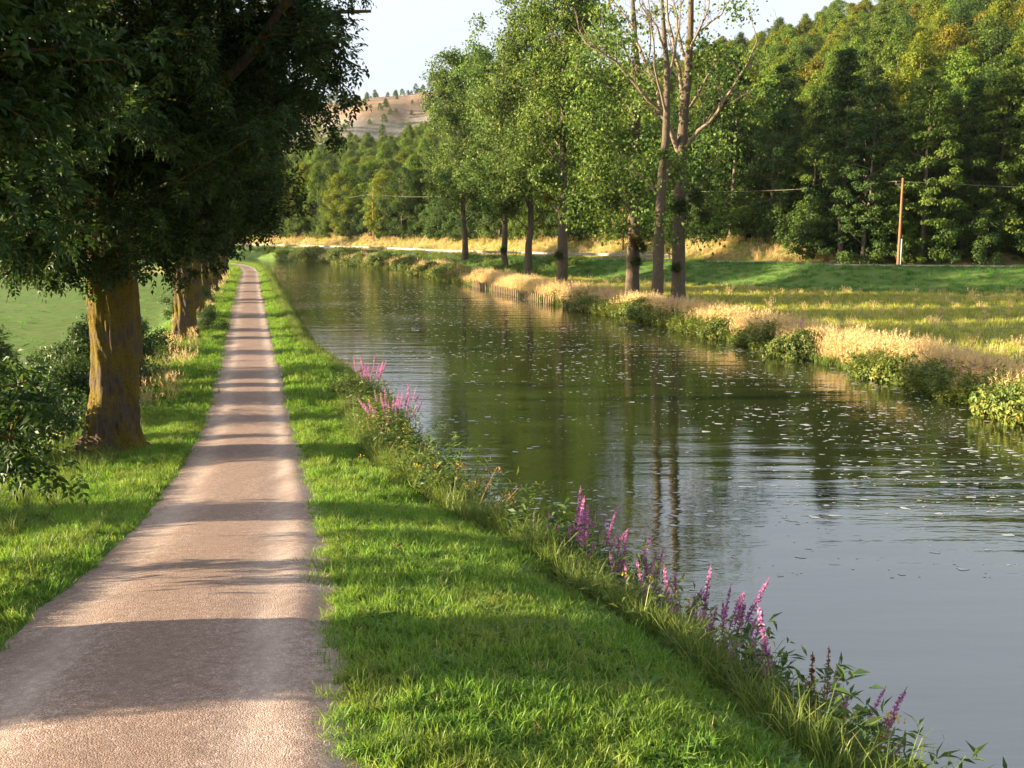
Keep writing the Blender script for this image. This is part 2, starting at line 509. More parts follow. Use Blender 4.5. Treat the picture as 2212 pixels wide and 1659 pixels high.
# canal water: murky green-brown body under a rippled mirror surface
m, nt, out = newmat("canal_water")
P_ = geo_pos(nt)
big = noise(nt, .10, 2, .5, P_)
fine = noise(nt, 1.0, 3, .55, scaled(nt, P_, (.9, 4.2, 1)))
micro = noise(nt, 1.0, 2, .6, scaled(nt, P_, (4.0, 14.0, 1)))
swell = noise(nt, 1.0, 1, .5, scaled(nt, P_, (.18, .9, 1)))
h = math_(nt, 'ADD', math_(nt, 'MULTIPLY', fine, math_(nt, 'MULTIPLY', ramp(nt, big, [(.35, .25), (.65, 1.0)]), .012)), math_(nt, 'MULTIPLY', swell, .022))
h = math_(nt, 'ADD', h, math_(nt, 'MULTIPLY', micro, .0006))
b = N(nt, "ShaderNodeBump"); b.inputs["Strength"].default_value = 1.0; b.inputs["Distance"].default_value = 1.0
nt.links.new(h, b.inputs["Height"])
p = principled(nt, out, ramp(nt, noise(nt, .3, 3, .5, P_), [(.3, (.018, .024, .006)), (.7, (.026, .032, .008))]), .03, .5, b.outputs[0])
p.inputs["IOR"].default_value = 3.0
M['water'] = m
m, nt, out = newmat("foam")
principled(nt, out, (.36, .37, .35), .6, .3)
M['foam'] = m

# ------------------------------------------------------------------ ground sheet
def axis(parts):
    v = []
    for a, b_, s in parts:
        v.extend(np.arange(a, b_, s))
    return np.array(v)
gx = axis([(-4000, -800, 400), (-800, -400, 50), (-400, -190, 14), (-190, -50, 3.5), (-50, -22, 1.0), (-22, 22, .4), (22, 60, 1.5), (60, 140, 4), (140, 400, 14), (400, 800, 50), (800, 4001, 400)])
gy = axis([(-2000, -200, 300), (-200, -30, 20), (-30, 0, 2), (0, 34, .45), (34, 80, .9), (80, 130, 1.2), (130, 230, 1.8), (230, 600, 5), (600, 1000, 40), (1000, 5001, 400)])
GX, GY = np.meshgrid(gx, gy)
GZ = ground_z(GX, GY)
nx, ny = len(gx), len(gy)
ii, jj = np.meshgrid(np.arange(ny - 1), np.arange(nx - 1), indexing='ij')
FQ = np.stack([ii * nx + jj, ii * nx + jj + 1, (ii + 1) * nx + jj + 1, (ii + 1) * nx + jj], -1).reshape(-1, 4)
Qc = crest_q(GX, GY)
E_ = GX - fXR(GY)
U_ = (GX - fXC(GY)) * .9685
dry = np.where(E_ > 0, 0.95 * sstep(9, 1.5, E_) + .60 * (Qc < -8), 0)
dry = np.where(Qc > -7.5, .10, dry)
dry = np.where(Qc > 6.2, .95, dry)
dry = np.where(U_ < -6, .12 + .75 * sstep(150, 160, GY) * sstep(182, 172, GY), dry)
dry = np.where((U_ < -3) & (U_ > -6.5) & (GY < 40), .45, dry)
rockm = sstep(395, 450, GY - .10 * GX) * sstep(18, 36, GZ) * (Qc > 12) * sstep(60, -20, GX)
rust = .45 * sstep(50, 58, GZ + 2 * noise2(GX, GY, 25)) * rockm
litter = sstep(11, 15, Qc) * (1 - rockm)
soil = np.where((U_ > 1) & (GX < .5 * (fXL(GY) + fXR(GY))), sstep(.25, .02, GZ), 0) + np.where(E_ > -3, sstep(.25, .02, GZ) * (Qc < -8), 0)
soil = np.clip(soil, 0, 1) * (GY < 215)
me = mesh_np("ground", np.stack([GX, GY, GZ], -1), FQ, None, [M['ground']], True,
             {"dry": dry.ravel(), "rock": rockm.ravel(), "rust": rust.ravel(), "litter": litter.ravel(), "soil": soil.ravel()})
ground = link(bpy.data.objects.new("ground", me))
tag(ground, kind="structure")

# towpath: its own sheet with worn tracks and a ragged edge
py = np.concatenate([np.arange(-25, 40, .25), np.arange(40, 190, .8)])
us = np.linspace(-1, 1, 41)
rag = lambda y, s: .035 * noise2(y, y * 0 + 13 * s, .55) + .02 * noise2(y, y * 0 + 5 * s, .2)
PV = []; TR = []; ED = []; MI = []
for y in py:
    c0, z0 = float(fXC(y)), float(fZP(y))
    dx = float(fXC(y + .5) - fXC(y - .5)); nrm = 1 / math.hypot(1, dx)
    wl = PATH_W + .14 + float(rag(y, 1)); wr = PATH_W + .14 + float(rag(y, 2))
    for u in us:
        d = u * (wr if u > 0 else wl)
        PV.append((c0 + d * nrm, y - d * dx * nrm, z0 + .012 + .03 * (1 - u * u) - .045 * float(sstep(.70, 1.0, abs(u))) - .012 * math.exp(-((abs(d) - .72) / .22) ** 2)))
        TR.append(max(math.exp(-((d - .78) / .20) ** 2), .8 * math.exp(-((d + .70) / .20) ** 2), .55 * sstep(1.0, 1.2, abs(d))))
        ED.append(float(sstep(1.08, 1.30, abs(d))))
        MI.append(math.exp(-(d / .42) ** 2))
n_u = len(us)
ii, jj = np.meshgrid(np.arange(len(py) - 1), np.arange(n_u - 1), indexing='ij')
FQ = np.stack([ii * n_u + jj, ii * n_u + jj + 1, (ii + 1) * n_u + jj + 1, (ii + 1) * n_u + jj], -1).reshape(-1, 4)
pth = link(bpy.data.objects.new("path", mesh_np("path", PV, FQ, None, [M['gravel']], True, {"track": TR, "edge": ED, "mid": MI})))
tag(pth, kind="structure")

# canal water sheet
wy = np.concatenate([np.arange(-60, 60, 2.0), np.arange(60, 216, 3.0)])
WV = []
for y in wy:
    a, b_ = float(fXL(y)) - 1.6, float(fXR(y)) + 2.2
    for t in np.linspace(0, 1, 9): WV.append((a + (b_ - a) * t, y, 0))
ii, jj = np.meshgrid(np.arange(len(wy) - 1), np.arange(8), indexing='ij')
FQ = np.stack([ii * 9 + jj, ii * 9 + jj + 1, (ii + 1) * 9 + jj + 1, (ii + 1) * 9 + jj], -1).reshape(-1, 4)
wat = link(bpy.data.objects.new("water", mesh_np("water", WV, FQ, None, [M['water']], True)))
tag(wat, kind="structure")

# road on the embankment
def offset_line(pts, off):
    pts = np.asarray(pts, float)
    T = np.gradient(pts, axis=0); T /= np.linalg.norm(T, axis=1)[:, None]
    Nn = np.stack([T[:, 1], -T[:, 0]], -1)     # CREST runs right to left: this points behind it
    return pts + Nn * off
def resample(pts, step):
    pts = np.asarray(pts, float)
    d = np.concatenate([[0], np.cumsum(np.linalg.norm(np.diff(pts, axis=0), axis=1))])
    s = np.arange(0, d[-1], step)
    return np.stack([np.interp(s, d, pts[:, k]) for k in range(pts.shape[1])], -1)
cr = resample(CREST[1:-1], 1.0)
k_ = np.hanning(15); k_ /= k_.sum()
cr = np.stack([np.convolve(np.pad(cr[:, i], 7, mode='edge'), k_, 'valid') for i in (0, 1)], -1)
a_, b_ = offset_line(cr, 1.2), offset_line(cr, 6.2)
RV = np.stack([np.c_[a_, emb_z(a_[:, 0]) - .07], np.c_[(a_ + b_) / 2, emb_z(a_[:, 0]) - .03], np.c_[b_, emb_z(a_[:, 0]) - .07]], 1).reshape(-1, 3)
ii, jj = np.meshgrid(np.arange(len(a_) - 1), np.arange(2), indexing='ij')
FQ = np.stack([ii * 3 + jj, (ii + 1) * 3 + jj, (ii + 1) * 3 + jj + 1, ii * 3 + jj + 1], -1).reshape(-1, 4)
road = link(bpy.data.objects.new("road", mesh_np("road", RV, FQ, None, [M['asphalt']], True)))
tag(road, kind="structure")

# ------------------------------------------------------------------ tree building
def wander(p, d, L, n, jit, up=0.0, sag=0.0):
    """a crooked branch line"""
    pts = [np.array(p, float)]
    d = np.array(d, float); d /= np.linalg.norm(d)
    for i in range(n):
        d = d + rng.normal(0, jit, 3) + np.array([0, 0, up - sag * (i / n)])
        d /= np.linalg.norm(d)
        pts.append(pts[-1] + d * L / n)
    return np.array(pts)

def perp_dir(d, ang, az):
    d = d / np.linalg.norm(d)
    a = np.cross(d, [0, 0, 1.0]) if abs(d[2]) < .95 else np.cross(d, [1.0, 0, 0])
    a /= np.linalg.norm(a); b = np.cross(d, a)
    return d * math.cos(ang) + (a * math.cos(az) + b * math.sin(az)) * math.sin(ang)

def pt_on(pts, t):
    x = t * (len(pts) - 1); i = min(int(x), len(pts) - 2); f = x - i
    return pts[i] * (1 - f) + pts[i + 1] * f, pts[i + 1] - pts[i]

def ash_sprays(mb, P, D, n_leaf=4, n_lf=7, L=.112, W=.056, rach=.26):
    """compound leaves: each spray holds n_leaf stalks with n_lf drooping leaflets"""
    n = len(P)
    if n == 0: return
    base_t = np.clip(rng.normal(.45, .22, n), 0, 1)
    PP = []; AA = []; NN = []; TT = []
    for k in range(n_leaf):
        rd = D * .5 + rand_dirs(n) * .9 + np.array([0, 0, -.15])
        rd /= np.linalg.norm(rd, axis=1)[:, None]
        st = P + rand_dirs(n) * .10
        side = np.cross(rd, np.array([0, 0, 1.0])); side /= np.linalg.norm(side, axis=1)[:, None] + 1e-6
        nrm = np.cross(side, rd)
        for j in range(n_lf):
            f = (j // 2 + 1) / ((n_lf + 1) // 2)
            pos = st + rd * (rach * f) + np.array([0, 0, -.10]) * (f * f) * rach
            if j == n_lf - 1: ax = rd + np.array([0, 0, -.45])
            else: ax = rd * .6 + side * (1 if j % 2 else -1) * .85 + np.array([0, 0, -.15])
            ax = ax + rng.normal(0, .18, (n, 3))
            PP.append(pos); AA.append(ax); NN.append(nrm + rng.normal(0, .35, (n, 3)))
            TT.append(np.clip(base_t + rng.normal(0, .12, n), 0, 1))
    P2 = np.concatenate(PP); s = rng.uniform(.75, 1.2, len(P2))
    mb.leaves(P2, np.concatenate(AA), np.concatenate(NN), L * s, W * s, np.concatenate(TT), .18)

def ash_meshes(name, H=17.0, r0=.46, crown_r=5.4, fork=4.6, limbs=5, seed=1, low=3, dens=1.0, flare=1.55, lean=(0, 0), allow=None, boughs=()):
    """returns (trunk mesh, branch mesh, leaf mesh)"""
    global rng
    rng = np.random.default_rng(seed)
    tb, bb, lb = MB(), MB(), MB()
    zz = np.array([-.35, 0, .15, .4, .8, 1.4, 2.2, 3.2, 4.2, fork + .6, fork + 2.2])
    rr = r0 * np.interp(zz, [-.35, 0, .15, .4, .8, 1.4, 2.5, fork, fork + 2.2], [flare * 1.25, flare * 1.1, flare, 1.28, 1.14, 1.04, .95, .88, .45])
    off = np.cumsum(rng.normal(0, .035, (len(zz), 2)), axis=0)
    pts = np.c_[off[:, 0] + lean[0] * zz, off[:, 1] + lean[1] * zz, zz]
    k = 88
    zf = np.concatenate([[-.35], np.linspace(-.1, fork + .6, 70), [fork + 1.4, fork + 2.2]])
    rr = np.interp(zf, zz, rr); pts_c = pts; pts = np.c_[np.interp(zf, zz, pts_c[:, 0]), np.interp(zf, zz, pts_c[:, 1]), zf]
    tb.tube(pts, rr, k, True, 0)
    # buttress roots at the flare
    V = tb.V[0]; ang = np.arctan2(V[:, 1] - off[0, 1], V[:, 0] - off[0, 0]); h = V[:, 2]
    amp = .22 * np.exp(-np.maximum(h, 0) / .45) * np.maximum(0, np.cos(ang * 5 + seed)) + .05 * np.sin(ang * 9 + h * .7)
    wob = ang + .22 * np.sin(h * 1.3 + ang * 2) + .10 * np.sin(h * 4.1 + ang * 5)
    ridge = np.abs(np.sin(wob * 17 + 1.3 * np.sin(h * 2.3 + ang * 3))) ** .6 * (.6 + .4 * np.sin(h * 7 + wob * 11))
    amp = amp + .11 * (ridge - .5) + .05 * np.sin(ang * 3 + h * .9) + .03 * np.sin(ang * 4 - h * 2.1)
    c2 = np.stack([np.interp(h, zf, pts[:, 0]), np.interp(h, zf, pts[:, 1])], -1)
    V[:, :2] = c2 + (V[:, :2] - c2) * (1 + amp)[:, None]
    SP, SD = [], []
    def branch(p, d, L, r, lvl, sag, free=False):
        nseg = max(3, int(L / .7))
        ln = wander(p, d, L, nseg, (.05 if free and lvl == 0 else .13) if lvl < 2 else .18, (0 if free else .05) if lvl == 0 else .02, sag)
        if allow is not None and not free and not allow(ln[-1]): return
        if free and not (ln[-1][0] < .22 * ln[-1][1] + (1.0 if ln[-1][2] < 4.4 else 1.8)): return
        bb.tube(ln, np.linspace(r, max(.006, r * .25), len(ln)), 7 if lvl == 0 else (5 if lvl == 1 else 3), True)
        if lvl < 2:
            nc = int((9 if lvl == 0 else 6) * (L / (6.0 if lvl == 0 else 2.6)) ** .8) + 1
            for i in range(nc):
                t = rng.uniform(.22 if lvl == 0 else .15, 1.0)
                q, dd = pt_on(ln, t)
                nd = perp_dir(dd, R(rng.uniform(30, 65)), rng.uniform(0, 6.28))
                nd = nd + np.array([0, 0, .10 if lvl == 0 else -.10])
                cl = (rng.uniform(2.0, 3.6) if lvl == 0 else rng.uniform(.8, 1.5)) * (1.15 - .45 * t) * (.45 if free else 1)
                branch(q, nd, cl, r * (.35 if lvl == 0 else .4), lvl + 1, sag + .12, free)
        if lvl >= 1:
            m = int((L / .26) * dens) + 2
            for i in range(m):
                q, dd = pt_on(ln, rng.uniform(.15, 1.0))
                SP.append(q + rng.normal(0, .13, 3)); SD.append(dd / np.linalg.norm(dd) + rng.normal(0, .5, 3))
    pts = pts_c
    top = pts[-2]
    for i in range(limbs):
        az = i * 2 * math.pi / limbs + rng.uniform(-.3, .3)
        el = R(rng.uniform(32, 62))
        s = pts[-2] + np.array([0, 0, -rng.uniform(0, .9)])
        branch(s, [math.cos(az) * math.cos(el), math.sin(az) * math.cos(el), math.sin(el)], rng.uniform(.75, 1.0) * crown_r * 1.25, r0 * .42, 0, .05)
    # central leaders
    for i in range(2):
        az = rng.uniform(0, 6.28)
        branch(top, [.25 * math.cos(az), .25 * math.sin(az), 1], H - fork - 2.2, r0 * .5, 0, 0)
    # mid tier
    for i in range(limbs):
        az = rng.uniform(0, 6.28)
        branch(pts[-1] + np.array([0, 0, rng.uniform(0, 3.5)]), [math.cos(az), math.sin(az), .55], crown_r * rng.uniform(.7, .95), r0 * .28, 0, .05)
    # low hanging boughs
    for i in range(low):
        az = i * 2.4 + rng.uniform(-.3, .3)
        branch(np.array([pts[7][0], pts[7][1], rng.uniform(fork - .9, fork + 1.4)]), [math.cos(az), math.sin(az), .22], rng.uniform(.5, .75) * crown_r, r0 * .16, 0, .16)
    # leafy shoots round the fork and the lower limbs
    for i in range(42):
        az = i * 2.4; z_ = rng.uniform(fork - 1.4, fork + 4.5) if i > 7 else rng.uniform(fork - 1.9, fork - .6)
        r1 = rng.uniform(.2, 1.5) if z_ > fork + .5 else .2
        branch(np.array([pts[8][0] + r1 * math.cos(az), pts[8][1] + r1 * math.sin(az), z_]), [math.cos(az), math.sin(az), rng.uniform(-.1, .4)], rng.uniform(1.5, 3.0), r0 * .06, 1, .15)
    for p0, d0, L0, sg in boughs:
        branch(np.array(p0, float), d0, L0, r0 * .13, 0, sg, True)
    SP, SD = np.array(SP), np.array(SD)
    ash_sprays(lb, SP, SD)
    return tb.mesh(name + "_trunk", [M['ash_bark']], True), bb.mesh(name + "_branches", [M['ash_bark']], True), lb.mesh(name + "_leaves", [M['ash_leaf']])

def place_tree(name, parts, loc, rz, s, label, cat, group=None, color=None):
    root = empty(name, loc, rz, s)
    tag(root, label, cat, group)
    for pn, me in parts:
        o = bpy.data.objects.new(pn, me)
        if color is not None: o.color = (*color, 1)
        link(o, root)
    return root

# ---- the ash row along the towpath
def clear_under(p):
    r_ = math.hypot(p[0], p[1])
    return r_ < 6.5 and p[2] > 3.1 + .9 * max(0, r_ - 1.8)
def clear_wide(p):
    r_ = math.hypot(p[0], p[1])
    return r_ < 7.0 and p[2] > 4.2 + .80 * max(0, r_ - 1.6)
ashA = ash_meshes("ash_a", 19, .46, 6.6, 5.0, 6, 11, 12, 1.35, 1.5, allow=clear_under)
ashC = ash_meshes("ash_c", 20, .44, 7.0, 4.8, 6, 37, 8, 1.25, 1.4, allow=clear_wide)
ashB = ashC
# the first tree stands beside the ramp; its crown was lifted on the path side, long boughs hang to the field side
def lifted(p):
    return p[0] < 3.2 and (p[2] > 4.6 + .55 * max(0, p[0] + 1.0) or p[0] < -1.5)
ashN = ash_meshes("ash_n", 17, .44, 5.8, 4.2, 7, 53, 0, 1.4, 1.4, allow=lifted,
                  boughs=[((.0, .3, 3.7), (.26, 1, .04), 4.8, .04), ((.0, .3, 3.2), (.24, 1, -.04), 4.8, .05), ((.0, .3, 4.1), (.28, 1, .08), 4.6, .06), ((.0, .2, 4.4), (.24, 1, .16), 5.2, .05), ((.1, .2, 4.0), (.34, 1, .20), 6.4, .06), ((-.1, .3, 2.0), (.20, 1, -.14), 4.2, .04), ((.1, .3, 4.3), (.16, 1, .25), 5.5, .08), ((.2, .3, 4.6), (.30, 1, .45), 5.5, .10), ((.1, .2, 4.5), (.18, 1, .60), 5.0, .12), ((.1, .2, 4.2), (.25, 1, .30), 6.0, .10)])
def row_pt(Y, u=-2.85):
    return float(fXC(Y)) + u / .9685
ash_list = [  # Y, lateral, mesh, rotation, scale, label
    (6.8, -3.6, ashN, 0.0, 1.0, "ash with leafy boughs hanging beside the towpath ramp, first of the row"),
    (21.6, -2.75, ashA, 0.6, 1.0, "big mossy ash with thick flared trunk on the towpath verge, second of the row"),
    (34.5, -3.8, ashC, 1.1, .95, "dark-trunked ash set back from the towpath among bushes, third of the row"),
    (49.6, -3.05, ashB, 4.0, 1.05, "ash with an orange mossy trunk on the towpath verge, fourth of the row"),
    (61.0, -3.1, ashC, 2.5, 1.0, "fifth ash of the towpath row, forked low in its trunk"),
    (73.0, -3.0, ashA, 3.3, .95, "sixth ash of the towpath row, beyond the low forked one"),
    (85.5, -3.0, ashB, 5.2, 1.05, "seventh ash of the row along the towpath"),
    (98.0, -3.0, ashC, 0.2, 1.0, "eighth ash of the row along the towpath"),
    (111.0, -3.0, ashA, 1.9, .95, "ninth ash of the row along the towpath, near where the path bends"),
    (124.0, -3.0, ashB, 3.0, 1.0, "tenth ash of the row, at the start of the towpath bend"),
    (138.0, -3.0, ashC, 4.4, 1.0, "eleventh ash of the row, inside the towpath bend"),
]
for Y, u, (tm, bm_, lm), rz, s, lab in ash_list:
    x = row_pt(Y, u)
    place_tree("ash_tree", [("trunk", tm), ("branches", bm_), ("crown", lm)], (x, Y, gz(x, Y) - .05), rz, s, lab, "tree", "ash trees lining the towpath")

# ------------------------------------------------------------------ bushes (left slope, far bank) and forest trees
def clump_crown(mb, H, rad, z0, shape, n_blob, n_leaf, lsize, layered=False, hollow=.5):
    """foliage clumps spread through the crown's volume; gaps stay between them"""
    B = []
    for i in range(n_blob):
        t = rng.uniform(0, 1) ** .85
        r_env = {'round': math.sin(math.pi * min(1, .12 + .86 * t)) ** .7, 'cone': (1 - t) ** .8 * (.55 + .45 * min(1, t * 6)), 'egg': (math.sin(math.pi * min(1, .20 + .80 * t)) ** .8), 'bush': math.cos(t * math.pi / 2) ** .6}[shape]
        a = rng.uniform(0, 6.28); q = math.sqrt(rng.uniform(hollow ** 2, 1))
        lob = 1 + .22 * math.sin(a * 3 + i * .0 + z0) + .12 * math.sin(a * 5 + t * 9)
        B.append((rad * r_env * q * lob * math.cos(a), rad * r_env * q * lob * math.sin(a), z0 + (H - z0) * t))
    B = np.array(B)
    br = rng.uniform(.16, .30, n_blob) * rad * (1.0 if shape != 'cone' else .9)
    bt = rng.normal(.5, .16, n_blob)
    idx = np.repeat(np.arange(n_blob), n_leaf)
    d = rand_dirs(len(idx))
    sh = rng.uniform(.45, 1.05, len(idx))[:, None]
    sq = np.array([1, 1, .42 if layered else .75])
    P = B[idx] + d * sh * br[idx][:, None] * sq
    out = P - np.array([0, 0, (H + z0) * .45]); out /= np.linalg.norm(out, axis=1)[:, None] + 1e-6
    Nn = d * .7 + out * .5 + np.array([0, 0, .55]) + rng.normal(0, .45, (len(idx), 3))
    A = np.cross(Nn, rand_dirs(len(idx))) + np.array([0, 0, -.35])
    s = rng.uniform(.6, 1.35, len(idx)) * lsize
    mb.leaves(P, A, Nn, s, s * .62, np.clip(bt[idx] + rng.normal(0, .16, len(idx)), 0, 1), .15)
    return B

def forest_meshes(name, H, rad, z0, shape, n_blob, n_leaf, lsize, layered, seed):
    global rng
    rng = np.random.default_rng(seed)
    cb, tb = MB(), MB()
    B = clump_crown(cb, H, rad, z0, shape, n_blob, n_leaf, lsize, layered)
    zz = np.linspace(-.6, H * .9, 9)
    pts = np.c_[np.cumsum(rng.normal(0, .10, (9, 2)), axis=0), zz]
    tb.tube(pts, np.linspace(.24, .04, 9) * (H / 16), 7)
    for b in B[rng.choice(len(B), min(22, len(B)), replace=False)]:
        s = max(1.0, b[2] - .35 * math.hypot(b[0], b[1]) - .5)
        p0 = np.array([np.interp(s, zz, pts[:, 0]), np.interp(s, zz, pts[:, 1]), s])
        tb.tube(np.array([p0, (p0 + b) / 2 + rng.normal(0, .15, 3), b]), [.07, .05, .02], 4)
    return [("trunk", tb.mesh(name + "_trunk", [M['forest_bark']], True)), ("crown", cb.mesh(name + "_crown", [M['forest_leaf']]))]

FT = {
    'round1': forest_meshes("forest_round_a", 15.5, 4.6, 1.2, 'round', 120, 120, .29, False, 101),
    'round2': forest_meshes("forest_round_b", 17.0, 4.2, 1.0, 'egg', 120, 120, .29, False, 102),
    'round3': forest_meshes("forest_round_c", 14.0, 5.0, .8, 'round', 130, 112, .30, True, 103),
    'tall1': forest_meshes("forest_tall_a", 19.0, 3.9, .2, 'cone', 170, 100, .28, True, 104),
    'tall2': forest_meshes("forest_tall_b", 18.0, 3.9, .3, 'egg', 160, 100, .28, True, 105),
    'small': forest_meshes("forest_small", 7.0, 3.2, .3, 'bush', 70, 110, .25, False, 106),
}
COLS = {  # object colour multiplies the leaf colour: species differ
    'dark': ((.50, .62, .62), "dark green"),
    'blue': ((.62, .78, .80), "bluish green"),
    'mid': ((.92, 1.0, .75), "mid green"),
    'yell': ((1.45, 1.25, .60), "yellow-green"),
    'rust': ((1.75, 1.12, .62), "brownish olive"),
    'lime': ((1.20, 1.35, .85), "light green"),
}
NAMES = {'round1': ("broadleaf_tree", "round-crowned"), 'round2': ("broadleaf_tree", "oval-crowned"), 'round3': ("broadleaf_tree", "wide layered"),
         'tall1': ("conical_tree", "tall conical"), 'tall2': ("slender_tree", "tall slender"), 'small': ("bush", "low bushy")}
prng = np.random.default_rng(2024)
# candidate spots on the wooded slope, a jittered grid following the crest line
cand = []
crl = resample(CREST[1:-1], 4.6)
for k in range(0, 52):
    q0 = 12.0 + k * 4.8 + max(0, k - 16) * .9
    line = offset_line(crl, q0)
    for p_ in line:
        x, y = p_ + prng.uniform(-1.8, 1.8, 2)
        if y < 60 or y > 520: continue
        a = x / y
        if a > .62 or a < -.36: continue
        q = float(crest_q(np.array([x]), np.array([y]))[0])
        if q < 11.5: continue
        cand.append((x, y, q))
for p_ in np.concatenate([offset_line(resample(CREST[1:5], 2.6), o_) for o_ in (7.6, 9.6)]):
    x, y = p_ + prng.uniform(-.8, .8, 2)
    if 30 < x < .62 * y: cand.append((x, y, 8.0))
for p_ in offset_line(resample(CREST[3:-1], 3.0), 12.2):
    x, y = p_ + prng.uniform(-.9, .9, 2)
    if -.36 * y < x < 32: cand.append((x, y, 10.5))
# thin out doubles where offset lines bunch up
keep = []; cell = {}
for c_ in sorted(cand, key=lambda c: math.hypot(c[0], c[1])):
    ky = (int(c_[0] // 4.0), int(c_[1] // 4.0))
    ok = True
    for i in (-1, 0, 1):
        for j in (-1, 0, 1):
            for o_ in cell.get((ky[0] + i, ky[1] + j), ()):
                if math.hypot(c_[0] - o_[0], c_[1] - o_[1]) < ((3.5 + .012 * min(c_[2], 150)) if min(c_[2], o_[2]) > 11 else 2.0): ok = False
    if ok:
        cell.setdefault(ky, []).append(c_); keep.append(c_)
cand = keep
zc = ground_z(np.array([c[0] for c in cand]), np.array([c[1] for c in cand]))
def bare(x, y, z):
    return y - .10 * x > 425 + 8 * math.sin(x * .05) and z > 26
cand = [(x, y, q, z) for (x, y, q), z in zip(cand, zc) if not bare(x, y, z)]
FOREST = []
for x, y, q, z in cand:
    r_ = prng.random()
    front = q < 19
    if x < 8 and q >= 11:
        kind = prng.choice(['round1', 'round2', 'round3']); colr = prng.choice(['mid', 'lime', 'yell', 'dark'], p=[.36, .28, .26, .10])
    elif q < 11:
        kind = prng.choice(['small', 'small', 'tall1', 'tall2']) if q < 9 else 'small'
        colr = prng.choice(['dark', 'blue', 'mid'], p=[.45, .25, .3])
    elif front:
        kind = prng.choice(['tall1', 'tall2', 'round3', 'round2', 'small'], p=[.20, .28, .20, .18, .14])
        colr = prng.choice(['dark', 'blue', 'mid', 'yell'], p=[.36, .20, .30, .14]) if x > 10 else prng.choice(['dark', 'mid', 'lime', 'yell'], p=[.06, .34, .30, .30])
    else:
        kind = prng.choice(['round1', 'round2', 'round3', 'tall2'], p=[.34, .30, .28, .08])
        hi = min(1, (q - 19) / 60)
        colr = prng.choice(['dark', 'blue', 'mid', 'yell', 'rust', 'lime'], p=[.22 - .12 * hi, .12, .28, .18 + .06 * hi, .08 + .04 * hi, .12 + .02 * hi])
        if x < -5 and colr in ('dark', 'blue'): colr = prng.choice(['mid', 'lime', 'yell'])
    s = prng.uniform(.8, 1.15) * (1 if kind != 'small' else .9) * (.8 if x < -15 else 1) * (.92 if q > 25 else 1)
    FOREST.append((x, y, z - .15, kind, colr, s, prng.uniform(0, 6.28), q))
FOREST.sort(key=lambda f: (f[1]) - 1.2 * (f[7] < 30) * 40)
for (x, y, z, kind, colr, s, rz, q) in FOREST[:290]:
    nm, adj = NAMES[kind]
    where = "at the foot of the wooded hill behind the road" if q < 19 else "up on the wooded hillside"
    lab = f"{adj} {COLS[colr][1]} {'bush' if kind == 'small' else 'tree'} {where}"
    place_tree(nm, FT[kind], (x, y, z), rz, s, lab, "bush" if kind == 'small' else "tree", lab + "s", COLS[colr][0])

# ------------------------------------------------------------------ scattering of uncountable growth
def scatter(name, protos, P, rot, scl, idx, label, cat, kind="stuff"):
    me = bpy.data.meshes.new(name)
    P = np.asarray(P, np.float32)
    me.vertices.add(len(P)); me.vertices.foreach_set("co", P.ravel())
    for nm, typ, key, arr in (("rot", 'FLOAT_VECTOR', "vector", np.asarray(rot, np.float32)), ("scl", 'FLOAT_VECTOR', "vector", np.asarray(scl, np.float32)), ("idx", 'INT', "value", np.asarray(idx, np.int32))):
        a = me.attributes.new(nm, typ, 'POINT'); a.data.foreach_set(key, arr.ravel())
    o = link(bpy.data.objects.new(name, me))
    ng = bpy.data.node_groups.new(name + "_scatter", 'GeometryNodeTree')
    ng.interface.new_socket("Geometry", in_out='INPUT', socket_type='NodeSocketGeometry')
    ng.interface.new_socket("Geometry", in_out='OUTPUT', socket_type='NodeSocketGeometry')
    gi = ng.nodes.new("NodeGroupInput"); go = ng.nodes.new("NodeGroupOutput")
    g2i = ng.nodes.new("GeometryNodeGeometryToInstance")
    for pm in reversed(protos):
        po = bpy.data.objects.new(name + "_source", pm)
        oi = ng.nodes.new("GeometryNodeObjectInfo")
        oi.inputs["Object"].default_value = po
        oi.inputs["As Instance"].default_value = False
        ng.links.new(oi.outputs["Geometry"], g2i.inputs[0])
    iop = ng.nodes.new("GeometryNodeInstanceOnPoints")
    def na(nm, typ):
        n = ng.nodes.new("GeometryNodeInputNamedAttribute"); n.data_type = typ; n.inputs["Name"].default_value = nm
        return n.outputs["Attribute"]
    e2r = ng.nodes.new("FunctionNodeEulerToRotation")
    ng.links.new(na("rot", 'FLOAT_VECTOR'), e2r.inputs[0])
    ng.links.new(gi.outputs[0], iop.inputs["Points"])
    ng.links.new(g2i.outputs[0], iop.inputs["Instance"])
    iop.inputs["Pick Instance"].default_value = True
    ng.links.new(na("idx", 'INT'), iop.inputs["Instance Index"])
    ng.links.new(e2r.outputs[0], iop.inputs["Rotation"])
    ng.links.new(na("scl", 'FLOAT_VECTOR'), iop.inputs["Scale"])
    ng.links.new(iop.outputs[0], go.inputs[0])
    md = o.modifiers.new("scatter", 'NODES'); md.node_group = ng
    tag(o, label, cat, kind=kind)
    return o

